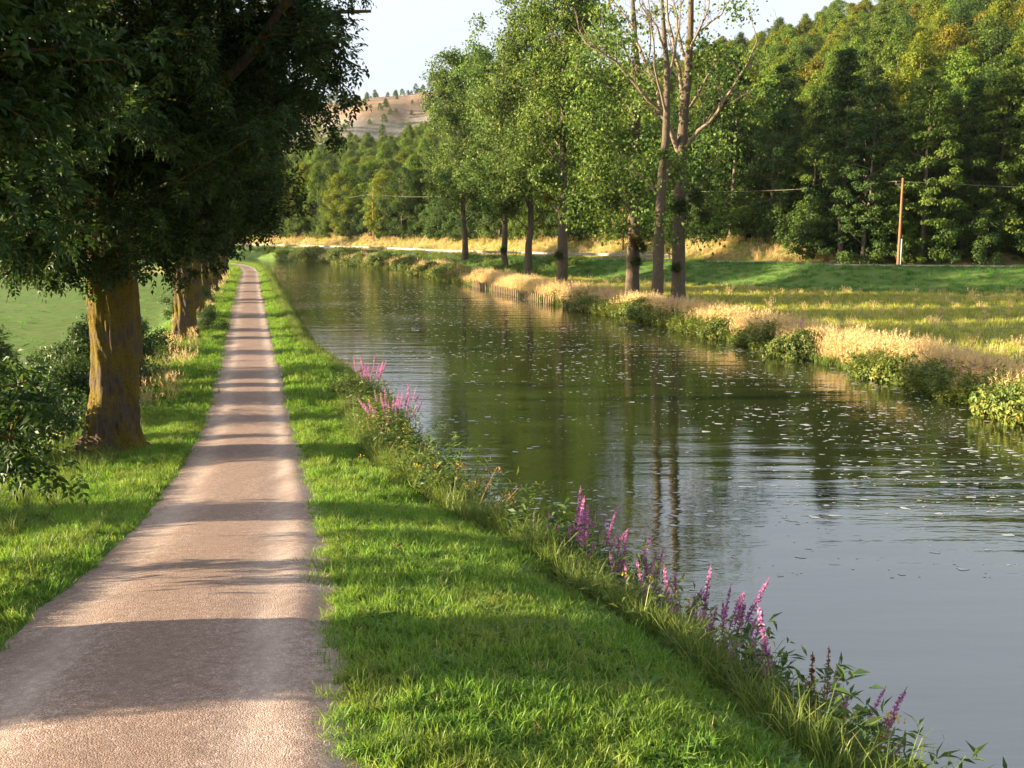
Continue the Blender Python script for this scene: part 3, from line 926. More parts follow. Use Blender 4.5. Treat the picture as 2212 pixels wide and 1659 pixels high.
# the wood further up the hill reads as one mass
rest = FOREST[290:]
for k in range(330):                                   # scrub on the scree
    x = prng.uniform(-190, 40); y = prng.uniform(415, 545)
    z = gz(x, y)
    if z > 24 and noise2(np.array([x]), np.array([y]), 18)[0] > -.2: rest.append((x, y, z - .1, 'small', 'mid', prng.uniform(.18, .55), prng.uniform(0, 6), 100))
groups = {}
if rest:
    for colr in COLS:
        sel = [f for f in rest if f[4] == colr]
        groups[colr] = sel
    # one mesh per kind and colour: bake the species colour into a copy of the leaf material
    protos = []; key = {}
    for colr, sel in groups.items():
        mm = M['forest_leaf'].copy(); mm.name = "forest_leaf_" + COLS[colr][1].replace(" ", "_")
        for nd in mm.node_tree.nodes:
            if nd.type == 'MIX' and nd.blend_type == 'MULTIPLY':
                for l in list(nd.inputs[7].links): mm.node_tree.links.remove(l)
                nd.inputs[7].default_value = (*COLS[colr][0], 1)
        for kind in FT:
            if any(f[3] == kind for f in sel):
                m2 = FT[kind][1][1].copy(); m2.materials.clear(); m2.materials.append(mm)
                key[(kind, colr)] = len(protos); protos.append(m2)
    scatter("forest", protos, [(f[0], f[1], f[2]) for f in rest], [(0, 0, f[6]) for f in rest], [(f[5],) * 3 for f in rest], [key[(f[3], f[4])] for f in rest],
            "dense mixed wood covering the upper hillside", "forest")

def tuft(seed, n, h, spread, width, lean=.5, mat='grass', seg=3, tip_tint=.3, t0=.35, seedhead=False):
    g = np.random.default_rng(seed)
    V = []; Q = []; T = []; A = []
    for i in range(n):
        a = g.uniform(0, 6.28); r = spread * math.sqrt(g.uniform(0, 1))
        b = np.array([r * math.cos(a), r * math.sin(a), -.01])
        a2 = g.uniform(0, 6.28); ln = lean * g.uniform(.2, 1.2)
        d = np.array([math.cos(a2), math.sin(a2), 0]); s = np.array([-math.sin(a2 + g.normal(0, .6)), math.cos(a2), 0])
        hh = h * g.uniform(.55, 1.15); tt = np.clip(t0 + g.normal(0, .18), 0, 1)
        o = len(V)
        for k in range(seg):
            f = k / seg
            c = b + np.array([0, 0, hh * f]) + d * hh * ln * f * f
            wk = width * (1 - .55 * f) * .5
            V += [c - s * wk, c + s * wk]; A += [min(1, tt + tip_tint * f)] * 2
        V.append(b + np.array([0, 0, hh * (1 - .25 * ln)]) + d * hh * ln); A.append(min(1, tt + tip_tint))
        for k in range(seg - 1): Q.append([o + 2 * k, o + 2 * k + 1, o + 2 * k + 3, o + 2 * k + 2])
        T.append([o + 2 * seg - 2, o + 2 * seg - 1, o + 2 * seg])
        if seedhead and g.random() < .6:
            tp = V[-1]
            for q in range(5):
                o = len(V); c = tp - np.array([0, 0, .035 * q]) * (h / .6); w_ = .012 * (h / .6) * (1 + .4 * q)
                e = np.array([math.cos(q * 2.4 + a), math.sin(q * 2.4 + a), .3])
                V += [c, c + e * w_ + np.array([0, 0, .02]), c + e * w_ * 2 + np.array([0, 0, .045]) * (h / .6), c - e * w_ * .4 + np.array([0, 0, .02])]
                A += [min(1, tt + .35)] * 4; Q.append([o, o + 1, o + 2, o + 3])
    return mesh_np(f"{mat}_tuft", V, Q, T, [M[mat]], False, {"tint": A})

def broadleaf(seed, n, L, W, up, mat='herb'):
    g = np.random.default_rng(seed)
    mb = MB()
    a = g.uniform(0, 6.28, n)
    A = np.c_[np.cos(a), np.sin(a), up * g.uniform(.4, 1.4, n)]
    mb.leaves(np.c_[.02 * np.cos(a), .02 * np.sin(a), np.full(n, .01)], A, np.tile([0, 0, 1.0], (n, 1)) + g.normal(0, .15, (n, 3)), L * g.uniform(.6, 1.15, n), W * g.uniform(.7, 1.1, n), np.clip(g.normal(.55, .2, n), 0, 1), .25)
    return mb.mesh("broadleaf", [M[mat]])

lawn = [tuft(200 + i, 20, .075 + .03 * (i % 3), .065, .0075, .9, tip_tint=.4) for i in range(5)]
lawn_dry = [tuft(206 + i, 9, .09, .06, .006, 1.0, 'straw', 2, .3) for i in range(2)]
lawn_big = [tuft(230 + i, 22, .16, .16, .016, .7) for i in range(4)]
longg = [tuft(210 + i, 20, .34 + .06 * (i % 3), .09, .009, .8, 'tall_grass', 4, .35) for i in range(4)]
strawt = [tuft(220 + i, 16, .62 + .08 * i, .10, .008, .45, 'straw', 3, .3, .4, True) for i in range(3)]
straw_far = [tuft(225 + i, 22, .62 + .08 * i, .22, .020, .5, 'straw', 3, .3, .4, True) for i in range(3)]
meadow = [tuft(240 + i, 26, .26 + .05 * i, .30, .024, .6, 'meadow', 2, .35) for i in range(4)]
levee_t = [tuft(255 + i, 30, .34, .30, .024, .8, 'levee', 2, .35) for i in range(3)]
green_far = [tuft(250 + i, 26, .45, .25, .026, .8, 'tall_grass', 3, .35) for i in range(3)]
plant = [broadleaf(260 + i, 10, .13 + .02 * i, .045, .6, 'weed') for i in range(3)] + [broadleaf(266, 14, .08, .05, .4, 'weed'), broadleaf(267, 12, .2, .045, .9, 'tall_grass')]

srng = np.random.default_rng(5)
def uni(n, x0, x1, y0, y1):
    return srng.uniform(x0, x1, n), srng.uniform(y0, y1, n)
def put(x, y, dz=0.0):
    return np.c_[x, y, ground_z(x, y) + dz]
def rots(n, tilt=.18):
    return np.c_[srng.normal(0, tilt, n), srng.normal(0, tilt, n), srng.uniform(0, 6.28, n)]
def scl3(n, lo, hi, zlo=.8, zhi=1.25):
    s = srng.uniform(lo, hi, n); return np.c_[s, s, s * srng.uniform(zlo, zhi, n)]
def path_clear(x, y, g=.0):
    u = (x - fXC(y)) * .9685
    ed = PATH_W - .01 + .07 * noise2(x * 0 + y, y * 0 + 3, .5) + g
    return np.abs(u) > ed

# short grass of the verges, dense near, coarser further off
X = []; Yy = []; S = []; I = []
def strip(y0, y1, dens, ul, ur_extra, s_lo, s_hi, base):
    n = int(dens * (y1 - y0) * 12)
    y = srng.uniform(y0, y1, n); u = srng.uniform(ul, 8.0, n)
    x = fXC(y) + u / .9685
    ok = path_clear(x, y, -.02 - .12 * srng.random(n) ** 2) & (x < fXL(y) + ur_extra)
    x, y = x[ok], y[ok]
    X.append(x); Yy.append(y); S.append(scl3(len(x), s_lo, s_hi)); I.append(np.where((base == 0) & (srng.random(len(x)) < .035 + .05 * (noise2(x, y, 1.1) > .5)), 9 + srng.integers(0, 2, len(x)), srng.integers(0, 5 if base == 0 else 4, len(x)) + base))
strip(2.5, 9, 330, -6.0, -.2, .7, 1.25, 0)
strip(9, 16, 210, -6.5, -.2, .8, 1.4, 0)
strip(16, 30, 110, -5, -.1, 1.0, 1.7, 0)
strip(30, 60, 26, -4.5, -.1, .8, 1.5, 5)
strip(60, 110, 12, -4, -.1, 1.0, 1.8, 5)
strip(110, 165, 6, -3.5, -.1, 1.4, 2.4, 5)
n = 2600
y = 3 + 45 * srng.random(n) ** 1.4; sd = np.where(srng.random(n) < .5, 1, -1); x = fXC(y) + sd * (1.36 - np.abs(srng.normal(0, .10, n))) / .9685
X.append(x); Yy.append(y); S.append(scl3(n, .5, 1.0, .5, 1.0)); I.append(srng.choice([0, 1, 2, 3, 4, 9], n))
x = np.concatenate(X); y = np.concatenate(Yy)
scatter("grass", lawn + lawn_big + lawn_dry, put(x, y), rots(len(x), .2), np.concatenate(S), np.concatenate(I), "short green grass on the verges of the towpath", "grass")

# ragged longer grass at the path edge and down the bank to the water
X = []; Yy = []; S = []; I = []
def longband(y0, y1, n, f, s_lo, s_hi, kinds):
    y = srng.uniform(y0, y1, n); x = f(y, n)
    X.append(x); Yy.append(y); S.append(scl3(n, s_lo, s_hi, .8, 1.4)); I.append(srng.choice(kinds, n))
bank = lambda lo, hi: (lambda y, n: fXL(y) + srng.uniform(lo, hi, n))
longband(3, 12, 1500, bank(-1.7, .1), .7, 1.2, [0, 1, 2, 3])
longband(12, 30, 3400, bank(-1.5, .15), .7, 1.3, [0, 1, 2, 3])
longband(30, 70, 2600, bank(-.9, .15), .6, 1.1, [0, 1, 2, 3])
longband(70, 165, 2600, bank(-.9, .15), .8, 1.3, [0, 1, 2, 3])
lv = lambda lo, hi: (lambda y, n: fXC(y) - srng.uniform(lo, hi, n) / .9685)
longband(7, 30, 1300, lv(2.4, 5.2), .5, .9, [0, 1, 2, 3])
longband(30, 120, 1200, lv(2.2, 4.2), .7, 1.2, [0, 1, 2, 3, 4])
longband(5, 40, 260, lv(1.35, 1.7), .35, .6, [0, 1, 2, 3])
longband(5, 40, 160, lambda y, n: fXC(y) + srng.uniform(1.32, 1.6, n) / .9685, .35, .55, [0, 1, 2, 3])
x = np.concatenate(X); y = np.concatenate(Yy)
P3 = put(x, y); P3[:, 2] = np.maximum(P3[:, 2], .0)
scatter("long_grass", longg + strawt, P3, rots(len(x), .22), np.concatenate(S), np.concatenate(I), "long uncut grass along the bank of the towpath", "grass")

# small broad-leaved weeds in the verge
n = 2400
y = srng.uniform(3.5, 30, n); u = np.where(srng.random(n) < .75, srng.uniform(1.3, 4.2, n), -srng.uniform(1.35, 3.2, n)); x = fXC(y) + u / .9685
ok = (x < fXL(y) - .4) & (noise2(x, y, 1.4) > -.1)
x, y = x[ok], y[ok]
scatter("ground_cover", plant, put(x, y, .01), rots(len(x), .15), scl3(len(x), .4, 1.0), srng.integers(0, 4, len(x)), "low broad-leaved weeds among the verge grass", "weeds")

# far bank: straw-coloured tall grass, green sedge at the waterline, meadow, embankment
X = []; Yy = []; S = []; I = []
def farband(y0, y1, n, lo, hi, s_lo, s_hi, kinds, thr=None):
    y = srng.uniform(y0, y1, n); x = fXR(y) + srng.uniform(lo, hi, n)
    if thr is not None:
        ok = noise2(x, y, 4) * thr[0] > thr[1]; x, y = x[ok], y[ok]
    ok = crest_q(x, y) < -6; x, y = x[ok], y[ok]
    X.append(x); Yy.append(y); S.append(scl3(len(x), s_lo, s_hi, .8, 1.3)); I.append(srng.choice(kinds, len(x)))
farband(24, 60, 2600, .1, 2.4, .7, 1.25, [0, 1, 2, 0, 1, 2, 3])
farband(60, 110, 3400, .0, 2.6, .8, 1.35, [0, 1, 2, 0, 1, 2, 3])
farband(110, 200, 1800, .0, 3.2, .9, 1.5, [0, 1, 2, 3, 4])
farband(24, 200, 2600, -.35, .7, .7, 1.2, [3, 4, 5])
x = np.concatenate(X); y = np.concatenate(Yy); P3 = put(x, y); P3[:, 2] = np.maximum(P3[:, 2], 0)
scatter("reed_grass", straw_far + green_far, P3, rots(len(x), .15), np.concatenate(S), np.concatenate(I), "tall straw-coloured grass fringing the far canal bank", "grass")

n = 30000
x, y = uni(n, -20, 75, 24, 135)
q = crest_q(x, y)
ok = (x > fXR(y) + 1.5) & (q < -.2) & (np.abs(x) < .60 * y + 6)
x, y, q = x[ok], y[ok], q[ok]
st_ = (q < -7.5) & (srng.random(len(x)) < .07 + .18 * sstep(8, 1, x - fXR(y)))
idx = np.where(st_, 4 + srng.integers(0, 3, len(x)), np.where(q > -8, 7 + srng.integers(0, 3, len(x)), srng.integers(0, 4, len(x))))
s = scl3(len(x), .7, 1.15); s[st_] *= .8
scatter("meadow_grass", meadow + straw_far + levee_t, put(x, y), rots(len(x), .15), s, idx, "sunlit meadow grass between the far bank and the road embankment", "grass")

# low meadow on the left and dry growth beside the road cutting
n = 5000
x, y = uni(n, -110, -8, 12, 160)
ok = ((x - fXC(y)) * .9685 < -6) & (x > -.75 * y - 4)
x, y = x[ok], y[ok]
scatter("pasture_grass", levee_t, put(x, y), rots(len(x), .15), scl3(len(x), .6, 1.1, .4, .7), srng.integers(0, 3, len(x)), "pale green pasture grass in the low field beside the ash row", "grass")
P3 = []
ln = resample(CREST[1:-1], .45)
for qq in np.arange(7.0, 13.0, .75):
    l2 = offset_line(ln, qq) + srng.uniform(-.4, .4, (len(ln), 2)); P3.append(l2)
P3 = np.concatenate(P3); P3 = P3[(P3[:, 1] < 230) & (P3[:, 0] < 33)]
scatter("dry_verge_grass", straw_far + meadow, put(P3[:, 0], P3[:, 1]), rots(len(P3), .15), scl3(len(P3), .8, 1.5), srng.integers(0, 7, len(P3)), "dry golden grass on the bank behind the road", "grass")

# foam flecks drifting on the canal
n = 12000
y = 17 + 100 * srng.random(n) ** 1.5; x = fXL(y) + 1.0 + (fXR(y) - fXL(y) - 1.6) * srng.random(n)
ok = (noise2(x * .35, y, 2.2) + .7 * noise2(x, y, 9) + srng.normal(0, .3, n) > .05) | (srng.random(n) < .12)
x, y = x[ok], y[ok]; n = len(x)
k = 6
ang = np.linspace(0, 2 * math.pi, k, endpoint=False)
ex = .022 + .11 * srng.random(n) ** 3.5; ey = ex * srng.uniform(.35, .8, n)
rr = 1 + .35 * srng.standard_normal((n, k)); rr = np.clip(rr, .35, 1.8)
V = np.stack([x[:, None] + ex[:, None] * rr * np.cos(ang), y[:, None] + ey[:, None] * rr * np.sin(ang), np.full((n, k), .006)], -1)
V = np.concatenate([V, np.stack([x, y, np.full(n, .012)], -1)[:, None, :]], 1).reshape(-1, 3)
T = np.array([[i * (k + 1) + j, i * (k + 1) + (j + 1) % k, i * (k + 1) + k] for i in range(n) for j in range(k)])
fo = link(bpy.data.objects.new("foam", mesh_np("foam", V, None, T, [M['foam']])))
tag(fo, "small white foam flecks drifting on the canal", "foam", kind="stuff")

# ------------------------------------------------------------------ poplars on the far bank
def twigs(bb, ln, r, n, L, rngl, jit=.22, up=.06, k=3):
    """short crooked side shoots; returns their lines"""
    out = []
    for i in range(n):
        q, dd = pt_on(ln, rngl.uniform(.2, 1))
        nd = perp_dir(dd, R(rngl.uniform(25, 60)), rngl.uniform(0, 6.28))
        l2 = wander(q, nd, L * rngl.uniform(.5, 1.2), 4, jit, up)
        bb.tube(l2, np.linspace(r, r * .3, len(l2)), k, False)
        out.append(l2)
    return out

def poplar_leaves(lb, P, size=.20, spread=.55, per=10):
    idx = np.repeat(np.arange(len(P)), per)
    c = np.asarray(P)[idx] + rng.normal(0, spread, (len(idx), 3)) * np.array([1, 1, .8])
    bt = np.clip(rng.normal(.5, .2, len(P)), 0, 1)[idx]
    Nn = rand_dirs(len(idx)) + np.array([0, 0, .4])
    A = rand_dirs(len(idx)) + np.array([0, 0, -.5])
    s = rng.uniform(.6, 1.3, len(idx)) * size
    lb.leaves(c, A, Nn, s, s * .8, np.clip(bt + rng.normal(0, .22, len(idx)), 0, 1), .1)

def poplar_meshes(name, seed, H, r0, clear, rad, n_limb, leafy=1.0, lean=(0, 0), fork=None):
    global rng
    rng = np.random.default_rng(seed)
    tb, bb, lb = MB(), MB(), MB()
    n = 18
    zz = np.concatenate([[-.4, 0, .3, .8], np.linspace(1.6, H, n - 4)])
    off = np.cumsum(rng.normal(0, .07, (n, 2)), axis=0)
    pts = np.c_[off[:, 0] + lean[0] * zz, off[:, 1] + lean[1] * zz, zz]
    rr = r0 * np.interp(zz, [-.4, 0, .3, .8, clear, H * .6, H], [1.5, 1.35, 1.18, 1.06, .86, .45, .06])
    tb.tube(pts, rr, 16, True, .03)
    LP = []
    for i in range(n_limb):
        t = (i + rng.uniform(0, 1)) / n_limb
        z = clear + (H - clear) * t ** .9 * .93
        f = (z - clear) / (H - clear)
        env = rad * (math.sin(math.pi * min(1, .22 + .72 * f)) ** .8)
        az = i * 2.4 + rng.uniform(-.4, .4)
        el = R(rng.uniform(30, 58) + 10 * f)
        p0 = np.array([np.interp(z, zz, pts[:, 0]), np.interp(z, zz, pts[:, 1]), z])
        L = env * rng.uniform(.85, 1.2) / math.cos(el) * .9
        ln = wander(p0, [math.cos(az) * math.cos(el), math.sin(az) * math.cos(el), math.sin(el)], L, 7, .12, .05)
        r1 = r0 * .30 * (1 - .6 * f)
        bb.tube(ln, np.linspace(r1, r1 * .18, len(ln)), 6)
        for l2 in twigs(bb, ln, r1 * .32, 7, L * .42, rng):
            for q in (.25, .5, .75, 1.0):
                LP.append(pt_on(l2, q)[0])
            for l3 in twigs(bb, l2, r1 * .14, 3, L * .2, rng):
                LP.append(l3[-1]); LP.append(l3[2])
        for q in (.45, .6, .75, .9, 1.0): LP.append(pt_on(ln, q)[0])
    LP = np.array(LP)
    kp = rng.random(len(LP)) < leafy * np.clip(.75 + .55 * np.sin(LP[:, 0] * 1.9 + seed) * np.sin(LP[:, 1] * 1.7) + .4 * np.sin(LP[:, 2] * 1.5 + LP[:, 0]), .12, 1)
    poplar_leaves(lb, LP[kp], .28, .40, 21)
    return [("trunk", tb.mesh(name + "_trunk", [M['poplar_bark']], True)), ("branches", bb.mesh(name + "_branches", [M['poplar_bark']], True)), ("crown", lb.mesh(name + "_crown", [M['poplar_leaf']]))]

def mistletoe_mesh(seed):
    global rng
    rng = np.random.default_rng(seed)
    mb = MB()
    n = 950
    d = rand_dirs(n)
    lob = .72 + .28 * np.sin(d[:, 0] * 4 + seed) * np.sin(d[:, 1] * 5 + d[:, 2] * 3) + .12 * np.sin(d[:, 2] * 9 + d[:, 0] * 7)
    P = d * (rng.uniform(.1, 1.12, n) ** .6 * lob)[:, None]
    mb.leaves(P * np.array([1, 1, .95]), d + rng.normal(0, .6, (n, 3)), rand_dirs(n), rng.uniform(.16, .34, n), .08, np.clip(rng.normal(.45, .2, n), 0, 1))
    for i in range(26):
        e = d[i] * .9
        mb.tube(np.array([[0, 0, 0], e * .5 + rng.normal(0, .06, 3), e]), [.03, .02, .012], 3, False, 0, .2)
    return mb.mesh("mistletoe", [M['mistletoe']])
MIST = [mistletoe_mesh(61), mistletoe_mesh(62)]
def add_mistletoe(root, spots, Y):
    """spots: (px, py, radius in px, colour)"""
    for k, (px, py_, rp, colr) in enumerate(spots):
        p_ = at_depth(px, py_, Y) - np.array(root.location)
        o = bpy.data.objects.new("mistletoe", MIST[k % 2])
        r_ = rp / 2212 * Y
        rz_ = root.rotation_euler.z; sc_ = root.scale[0]
        p_ = p_ + np.array([0, -.75, 0])
        p_ = np.array([p_[0] * math.cos(rz_) + p_[1] * math.sin(rz_), -p_[0] * math.sin(rz_) + p_[1] * math.cos(rz_), p_[2]]) / sc_
        o.location = p_; o.scale = (r_ * 1.1, r_ * 1.1, r_ * .95); o.rotation_euler = (k, k * 1.7, k * .6)
        o.color = (*colr, 1)
        link(o, root)
GRN, RED, YEL = (.72, .85, .62), (1.7, .72, .45), (3.4, 2.1, .5)

popA = poplar_meshes("poplar_a", 301, 26, .42, 4.4, 5.0, 36)
popB = poplar_meshes("poplar_b", 302, 25, .40, 4.2, 5.0, 34)
popC = poplar_meshes("poplar_c", 303, 29, .50, 5.6, 5.6, 32, 1.0)
def pop_at(name, parts, px, Y, rz, s, label, color=(1, 1, 1)):
    x = (px - 1106) / 2212 * Y * 1.0
    # depth along the axis differs a little from Y: use the survey helper at ground level
    x = at_depth(px, 600, Y)[0]
    return place_tree(name, parts, (x, Y, gz(x, Y) - .05), rz, s, label, "tree", "poplars along the far bank", color)
t = pop_at("poplar_tree", popA, 1005, 143, .3, .98, "leafy poplar with a straight bare lower trunk, last of the far-bank row")
t = pop_at("poplar_tree", popB, 1092, 129, 1.7, .98, "poplar with a mistletoe ball low on its trunk on the far bank", (.95, 1, .95))
add_mistletoe(t, [(1087, 540, 9, GRN)], 129)
t = pop_at("poplar_tree", popA, 1142, 112, 3.4, .98, "poplar with a dark slim trunk standing in the tall dry grass", (1.05, 1, .9))
t = pop_at("poplar_tree", popC, 1213, 101, 2.0, 1.0, "poplar with a thick sunlit trunk that forks above head height", (1.08, 1.04, .85))
add_mistletoe(t, [(1207, 550, 12, GRN), (1180, 430, 10, YEL)], 101)

# the three half-dead poplars where the far bank comes closest: limbs surveyed one by one
def surveyed_poplar(px0, Y, trunk, limbs, r0, label, seed, leaf_lo=250, leaf_hi=60, leaf_n=1.0, balls=(), extra=(), sprouts=()):
    global rng
    rng = np.random.default_rng(seed)
    bx = at_depth(px0, 640, Y)[0]
    base = np.array([bx, Y, gz(bx, Y) - .05])
    root = empty("poplar_tree", base)
    tag(root, label, "tree", "poplars along the far bank")
    tb, bb, lb = MB(), MB(), MB()
    loc = lambda px, py_, dy=0.0: at_depth(px, py_, Y + dy) - base
    tp = [np.array([0, 0, -.4]), np.array([0, 0, .05]), np.array([0, 0, .9])] + [loc(*q) for q in trunk]
    tp = resample(np.array(tp), .8)
    hh = tp[:, 2]; Ht = hh[-1]
    tb.tube(tp, r0 * np.interp(hh, [-.4, 0, .5, 1.5, Ht * .35, Ht * .7, Ht], [1.45, 1.3, 1.12, 1.0, .82, .52, .18]), 16, True, .035)
    LP = []
    for li, (rad, pts) in enumerate(limbs):
        dy = rng.choice([-1, 1]) * rng.uniform(.25, .6)
        acc = 0; P3 = []
        for i, q in enumerate(pts):
            if i: acc += math.hypot(q[0] - pts[i - 1][0], q[1] - pts[i - 1][1]) / 2212 * Y
            P3.append(loc(q[0], q[1], dy * acc * .8))
        P3 = resample(np.array(P3), .9)
        P3[1:] += rng.normal(0, .06, (len(P3) - 1, 3))
        Lm = acc
        bb.tube(P3, np.linspace(rad, rad * .28, len(P3)), 8)
        for l2 in twigs(bb, P3, rad * .28, int(3 + Lm * .9), max(1.0, Lm * .26), rng, .2, .12):
            hp = l2[-1][2] + base[2]
            pix = 490 - (hp - CAMZ) / Y * 2212
            for l3 in twigs(bb, l2, rad * .12, 3, .9, rng, .25, .05):
                if rng.random() < np.interp(pix, [leaf_hi, leaf_lo], [.04, .75]) * leaf_n: LP += [l3[-1], l3[2]]
            if rng.random() < np.interp(pix, [leaf_hi, leaf_lo], [.06, .9]) * leaf_n:
                LP += [pt_on(l2, q)[0] for q in (.4, .7, 1.0)]
    for (px, py_, rx, ry, n) in extra:            # leafy water shoots and sprays
        for i in range(n):
            a = rng.uniform(0, 6.28); q = math.sqrt(rng.random())
            LP.append(loc(px + rx * q * math.cos(a), py_ + ry * q * math.sin(a), rng.normal(.7, 1.0)))
    poplar_leaves(lb, np.array(LP), .26, .50, 13)
    o = tb.obj("trunk", [M['poplar_bark']], root, True)
    o = bb.obj("branches", [M['dead_bark']], root, True)
    o = lb.obj("crown", [M['poplar_leaf']], root); o.color = (1.0, 1.02, .85, 1)
    add_mistletoe(root, balls, Y)
    return root

surveyed_poplar(1465, 75.5, [(1466, 500), (1467, 420), (1469, 344), (1476, 271), (1479, 219), (1487, 167), (1488, 115), (1492, 52), (1493, 0), (1496, -70), (1500, -130)], [
    (.20, [(1467, 333), (1451, 287), (1430, 246), (1387, 202), (1355, 158), (1314, 125), (1283, 100), (1249, 83)]),
    (.16, [(1428, 243), (1418, 194), (1403, 162), (1387, 125), (1374, 90), (1368, 62), (1343, 25), (1328, 0), (1305, -40)]),
    (.17, [(1470, 250), (1470, 183), (1460, 133), (1449, 79), (1443, 0), (1438, -60)]),
    (.14, [(1487, 155), (1478, 125), (1464, 52), (1456, 0), (1450, -50)]),
    (.17, [(1475, 325), (1505, 287), (1532, 262), (1547, 244), (1572, 204), (1591, 175), (1616, 129), (1643, 77)]),
    (.12, [(1478, 246), (1501, 208), (1526, 165), (1551, 115), (1564, 100)]),
    (.11, [(1489, 125), (1501, 83), (1516, 62), (1530, 10), (1540, -30)]),
    (.08, [(1514, 67), (1551, 33), (1578, 0), (1600, -20)]),
    (.12, [(1466, 415), (1457, 396), (1435, 373), (1407, 360), (1380, 352)]),
    (.12, [(1470, 432), (1509, 400), (1534, 369), (1560, 350)]),
    (.07, [(1476, 440), (1510, 415), (1545, 440), (1560, 480)]),
    (.07, [(1572, 204), (1600, 200), (1640, 225), (1655, 260)]),
    ], .50, "tall half-dead poplar with bare upper limbs and mistletoe balls on the far bank", 401, 240, 60, .55,
    [(1465, 446, 22, GRN), (1518, 469, 19, GRN), (1503, 427, 20, GRN), (1457, 577, 13, GRN), (1553, 227, 18, GRN), (1637, 225, 11, YEL), (1482, 95, 8, YEL)],
    [(1530, 500, 45, 40, 22), (1530, 340, 60, 50, 34), (1430, 330, 40, 50, 24), (1400, 190, 50, 40, 26), (1545, 130, 40, 35, 34), (1560, 250, 50, 60, 24), (1600, 20, 35, 25, 14), (1330, 100, 45, 40, 26), (1515, 105, 25, 20, 16)])
surveyed_poplar(1420, 73.3, [(1422, 560), (1425, 480), (1430, 380), (1438, 300), (1440, 242), (1441, 146), (1435, 83), (1430, 0), (1426, -80)], [
    (.12, [(1424, 430), (1405, 395), (1380, 375), (1350, 362)]),
    (.10, [(1440, 250), (1425, 190), (1412, 120), (1405, 40), (1400, -20)]),
    (.10, [(1441, 180), (1455, 120), (1466, 50), (1470, -20)]),
    (.09, [(1436, 110), (1420, 60), (1385, 10), (1370, -30)]),
    (.10, [(1428, 400), (1450, 360), (1470, 330)]),
    ], .40, "slim poplar with a pale trunk and dead top between two thicker poplars", 402, 240, 100, .5,
    [(1430, 335, 16, GRN)],
    [(1425, 500, 28, 40, 22), (1405, 440, 45, 35, 22), (1440, 380, 40, 45, 22)])
surveyed_poplar(1365, 80.7, [(1368, 540), (1370, 460), (1371, 400), (1373, 330), (1374, 240), (1378, 170), (1372, 90), (1368, 20), (1362, -60)], [
    (.14, [(1373, 262), (1353, 212), (1315, 180), (1278, 158), (1241, 152), (1215, 150)]),
    (.12, [(1370, 470), (1345, 430), (1310, 400), (1280, 360)]),
    (.12, [(1371, 440), (1395, 410), (1430, 385), (1450, 370)]),
    (.10, [(1372, 150), (1345, 100), (1325, 40), (1310, -30)]),
    (.10, [(1374, 200), (1395, 150), (1405, 90), (1400, 30)]),
    (.10, [(1371, 360), (1340, 320), (1300, 300), (1265, 250)]),
    (.08, [(1371, 390), (1400, 350), (1415, 300)]),
    ], .52, "poplar with brown mistletoe and ivy clumps on its trunk on the far bank", 403, 200, 30, .8,
    [(1372, 565, 15, GRN), (1368, 521, 18, RED), (1385, 535, 13, GRN), (1374, 404, 12, GRN), (1314, 433, 23, GRN)],
    [(1330, 350, 80, 80, 130), (1300, 250, 80, 80, 130), (1280, 440, 70, 60, 80), (1400, 330, 50, 90, 60), (1290, 140, 70, 60, 80), (1410, 480, 45, 40, 30), (1330, 490, 35, 30, 24), (1330, 60, 50, 50, 36)])

# ------------------------------------------------------------------ poles, cables, guard rail, stakes
def pole(Y, px, h, label, guard=False):
    x = at_depth(px, 555, Y)[0]
    z = gz(x, Y)
    r = empty("utility_pole", (x, Y, z)); tag(r, label, "utility pole", "utility poles along the road")
    mb = MB(); zz = np.linspace(-.5, h, 8); mb.tube(np.c_[np.zeros(8), np.zeros(8), zz], np.linspace(.15, .10, 8), 12, True, .01)
    mb.obj("shaft", [M['pole_wood']], r, True)
    mb = MB(); mb.box((-.28, 0, h - .55), (.75, .05, .06)); mb.tube(np.array([[-.05, 0, h - 1.0], [-.55, 0, h - .58]]), [.018, .018], 6)
    mb.obj("bracket", [M['steel']], r)
    for k, xx in enumerate((-.6, -.05)):
        mb = MB(); mb.tube(np.array([[xx, 0, h - .54], [xx, 0, h - .45], [xx, 0, h - .40], [xx, 0, h - .33], [xx, 0, h - .28]]), [.025, .05, .035, .05, .02], 8)
        mb.obj("insulator", [M['porcelain']], r, True)
    if guard:
        mb = MB(); mb.tube(np.array([[.17, -.08, -.2], [.17, -.08, 1.0], [.17, -.08, 2.5]]), [.07, .07, .07], 10)
        o = mb.obj("cable_guard", [M['white']], r, True); o["label"] = "white cable guard pipe"
    return np.array([x - .6, Y, z + h - .28])
tops = []
for Y, px, h, lab, gd in [(248, 581, 8.0, "wooden utility pole rising above the far end of the guard rail", False),
                          (196, 808, 8.9, "wooden utility pole behind the guard rail near the canal bend", False),
                          (170, 1050, 8.0, "utility pole half hidden behind the last poplars", False),
                          (132, 1345, 8.0, "utility pole hidden in leaves behind the mistletoe poplar", False),
                          (97, 1941, 8.1, "brown utility pole with a white cable guard on the embankment", True)]:
    tops.append(pole(Y, px, h, lab, gd))
tops.append(np.array([95.0, 90.0, tops[-1][2] + .2]))
